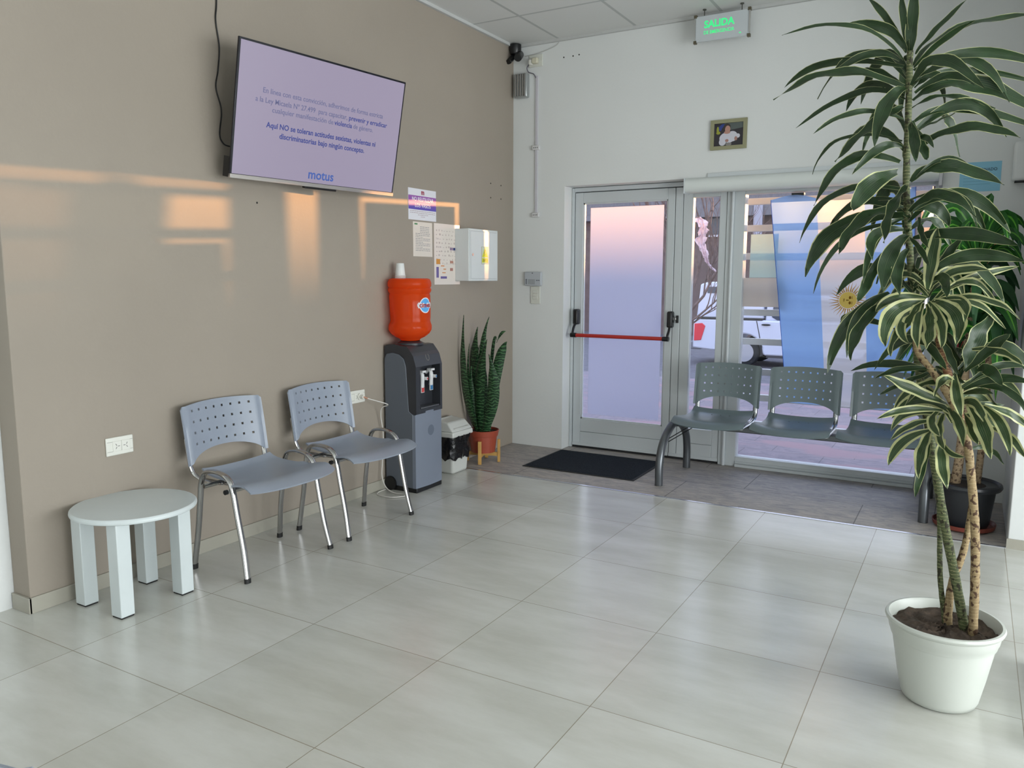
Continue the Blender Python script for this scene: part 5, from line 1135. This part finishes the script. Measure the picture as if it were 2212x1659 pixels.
def crown(name, specs, mat, extra_d=0.0, Y=YP):
    for zk, lst in specs:
        ox, oy, s_ = zt[zk]; mb = MB()
        for (bx, by, mx, my, tx, ty, w_) in lst:
            bx, mx, tx = ox + bx / s_, ox + mx / s_, ox + tx / s_; by, my, ty = oy + by / s_, oy + my / s_, oy + ty / s_
            L_px = math.hypot(tx - bx, ty - by); lat = abs(tx - bx) / max(1, L_px)
            d = rs.uniform(-0.17, 0.17) if lat > 0.75 else (-rs.uniform(0.10, 0.20) if ty > by else rs.uniform(-0.08, 0.08))
            roll = rs.uniform(-0.6, 0.6)
            leaf_mb(mb, PY(bx, by, Y), PY(mx, my, Y + d * 0.55), PY(tx, ty, Y + d), w_ / s_ / 2 / math.cos(roll) / FPX * (2.55 + d), rs, roll)
        obj(name, mb, mat, DR)
crown('foliage', [('A', A + [((x - 0), y, a, b, c, d, w) for x, y, a, b, c, d, w in []])], LG)
crown('foliage', [('B', B_)], LG)
crown('foliage', [('B', BW_)], LW, Y=YP + 0.0)
crown('foliage', [('C', C_)], LG, Y=YP - 0.03)
crown('foliage', [('C', CW_)], LW, Y=YP - 0.02)
# leaves on the far side of the canes (away from the camera)
def ring(name, cx, cy, Yc, L_, w_, n_, mat, rs, parent, droop=0.5, up=0.35, back=True, jit=0.2):
    mb = MB(); c = PY(cx, cy, Yc)
    for q in range(n_):
        a = (PI * (q + 0.5) / n_ if back else 2 * PI * q / n_) + rs.uniform(-jit, jit)
        d = Vector((math.cos(a), math.sin(a), 0)); l = L_ * rs.uniform(0.75, 1.15); uz_ = up * rs.uniform(0.5, 1.3); dr = droop * rs.uniform(0.6, 1.3)
        b = c + Vector((0, 0, rs.uniform(-0.05, 0.05))); leaf_mb(mb, b, b + d * l * 0.55 + Vector((0, 0, l * uz_)), b + d * l + Vector((0, 0, l * (uz_ - dr))), w_ * rs.uniform(0.8, 1.2), rs, rs.uniform(-0.9, 0.9))
    obj(name, mb, mat, parent)
for cx, cy in ((1963, 190), (1960, 330), (1962, 470), (1972, 620)): ring('foliage', cx, cy, YP + 0.02, 0.27, 0.018, 5, LG, rs, DR)
ring('foliage', 2005, 655, YP + 0.01, 0.20, 0.016, 6, LW, rs, DR)
ring('foliage', 2070, 800, YP, 0.24, 0.018, 7, LG, rs, DR)
ring('foliage', 2060, 880, YP, 0.22, 0.018, 7, LW, rs, DR)
ring('foliage', 2060, 880, YP, 0.16, 0.016, 7, LW, rs, DR, back=False)

# ------------------------------------------------------------------ green plant in black pot in the corner
G = thing('corn_plant', 'bushy green corn plant in a black pot on a red saucer behind the bench', 'plant', (3.235, -0.62, 0))
GC = Vector((3.232, -0.640, 0))
obj('saucer', MB().lathe([(0.0, 0.002), (0.130, 0.002), (0.150, 0.012), (0.155, 0.034), (0.150, 0.034), (0.142, 0.016), (0.0, 0.014)], GC, n=44, capb=False), M('saucer_red', (0.20, 0.045, 0.03), 0.45), G, label='terracotta red saucer')
obj('pot', MB().lathe([(0.0, 0.016), (0.112, 0.016), (0.122, 0.04), (0.140, 0.20), (0.142, 0.222), (0.165, 0.226), (0.172, 0.240), (0.168, 0.254), (0.158, 0.258), (0.150, 0.245), (0.0, 0.235)], GC, n=52, capb=False), M('pot_black', (0.016, 0.018, 0.022), 0.35), G)
obj('soil', MB().lathe([(0.0, 0.243), (0.149, 0.240)], GC, n=30, capb=False), MATS['soil_dark'], G)
CT = cane_mat('cane_pale', '9A8468', '5A4636', 'B8A484', 30)
obj('cane', MB().tube(spline([GC + Vector((-0.055, 0, 0.23)), GC + Vector((-0.045, 0.0, 0.36)), GC + Vector((-0.04, 0.02, 0.55)), GC + Vector((-0.05, 0.03, 0.9)), GC + Vector((-0.04, 0.03, 1.25)), GC + Vector((-0.03, 0.03, 1.45))], 6), 0.026, n=14, radii=[1 - 0.013 * i for i in range(31)]), CT, G)
obj('cane', MB().tube(spline([GC + Vector((0.05, 0.05, 0.23)), GC + Vector((0.06, 0.06, 0.6)), GC + Vector((0.055, 0.05, 1.05))], 6), 0.018, n=12), CT, G)
LGR = leaf_mat('leaf_green', '2F6A2A', '173F1B', '3F7F33', 0.97, 0.04, mid='5FA03A', trans=0.25)
LGD = leaf_mat('leaf_deep_green', '235228', '12301A', '2C5A2A', 0.97, 0.04, trans=0.2)
def gring(dx, dy, z_, L_, w_, n_, mat, up, droop):
    mb = MB(); c = GC + Vector((dx, dy, z_))
    for q in range(n_):
        a = 2 * PI * q / n_ + rs.uniform(-0.3, 0.3); d = Vector((math.cos(a), math.sin(a), 0)); l = L_ * rs.uniform(0.8, 1.15)
        if (c + d * l).x > 3.40: l = max(0.10, (3.40 - c.x) / max(0.05, d.x))
        if (c + d * l).y > -0.05: l = min(l, max(0.12, (-0.06 - c.y) / max(0.05, d.y)))
        if (c + d * l).x > 3.41: l = 0.12
        u_ = up * rs.uniform(0.6, 1.4); b = c + Vector((0, 0, rs.uniform(-0.04, 0.04)))
        leaf_mb(mb, b, b + d * l * 0.55 + Vector((0, 0, l * u_)), b + d * l + Vector((0, 0, l * (u_ - droop * rs.uniform(0.5, 1.3)))), w_ * rs.uniform(0.85, 1.2), rs, rs.uniform(-0.8, 0.8), n=10, fold=0.15)
    obj('foliage', mb, mat, G)
gring(-0.03, 0.03, 1.46, 0.28, 0.026, 11, LGR, 0.9, 0.5)
gring(-0.03, 0.03, 1.40, 0.32, 0.026, 12, LGR, 0.55, 0.6)
gring(-0.04, 0.03, 1.28, 0.34, 0.026, 12, LGD, 0.4, 0.8)
gring(-0.04, 0.03, 1.16, 0.32, 0.025, 11, LGR, 0.3, 0.9)
gring(0.055, 0.05, 1.06, 0.30, 0.032, 8, LGD, 0.5, 0.8)
gring(0.055, 0.05, 0.98, 0.30, 0.030, 8, LGR, 0.3, 1.0)
gring(-0.04, 0.03, 1.04, 0.32, 0.030, 8, LGD, 0.3, 1.0)
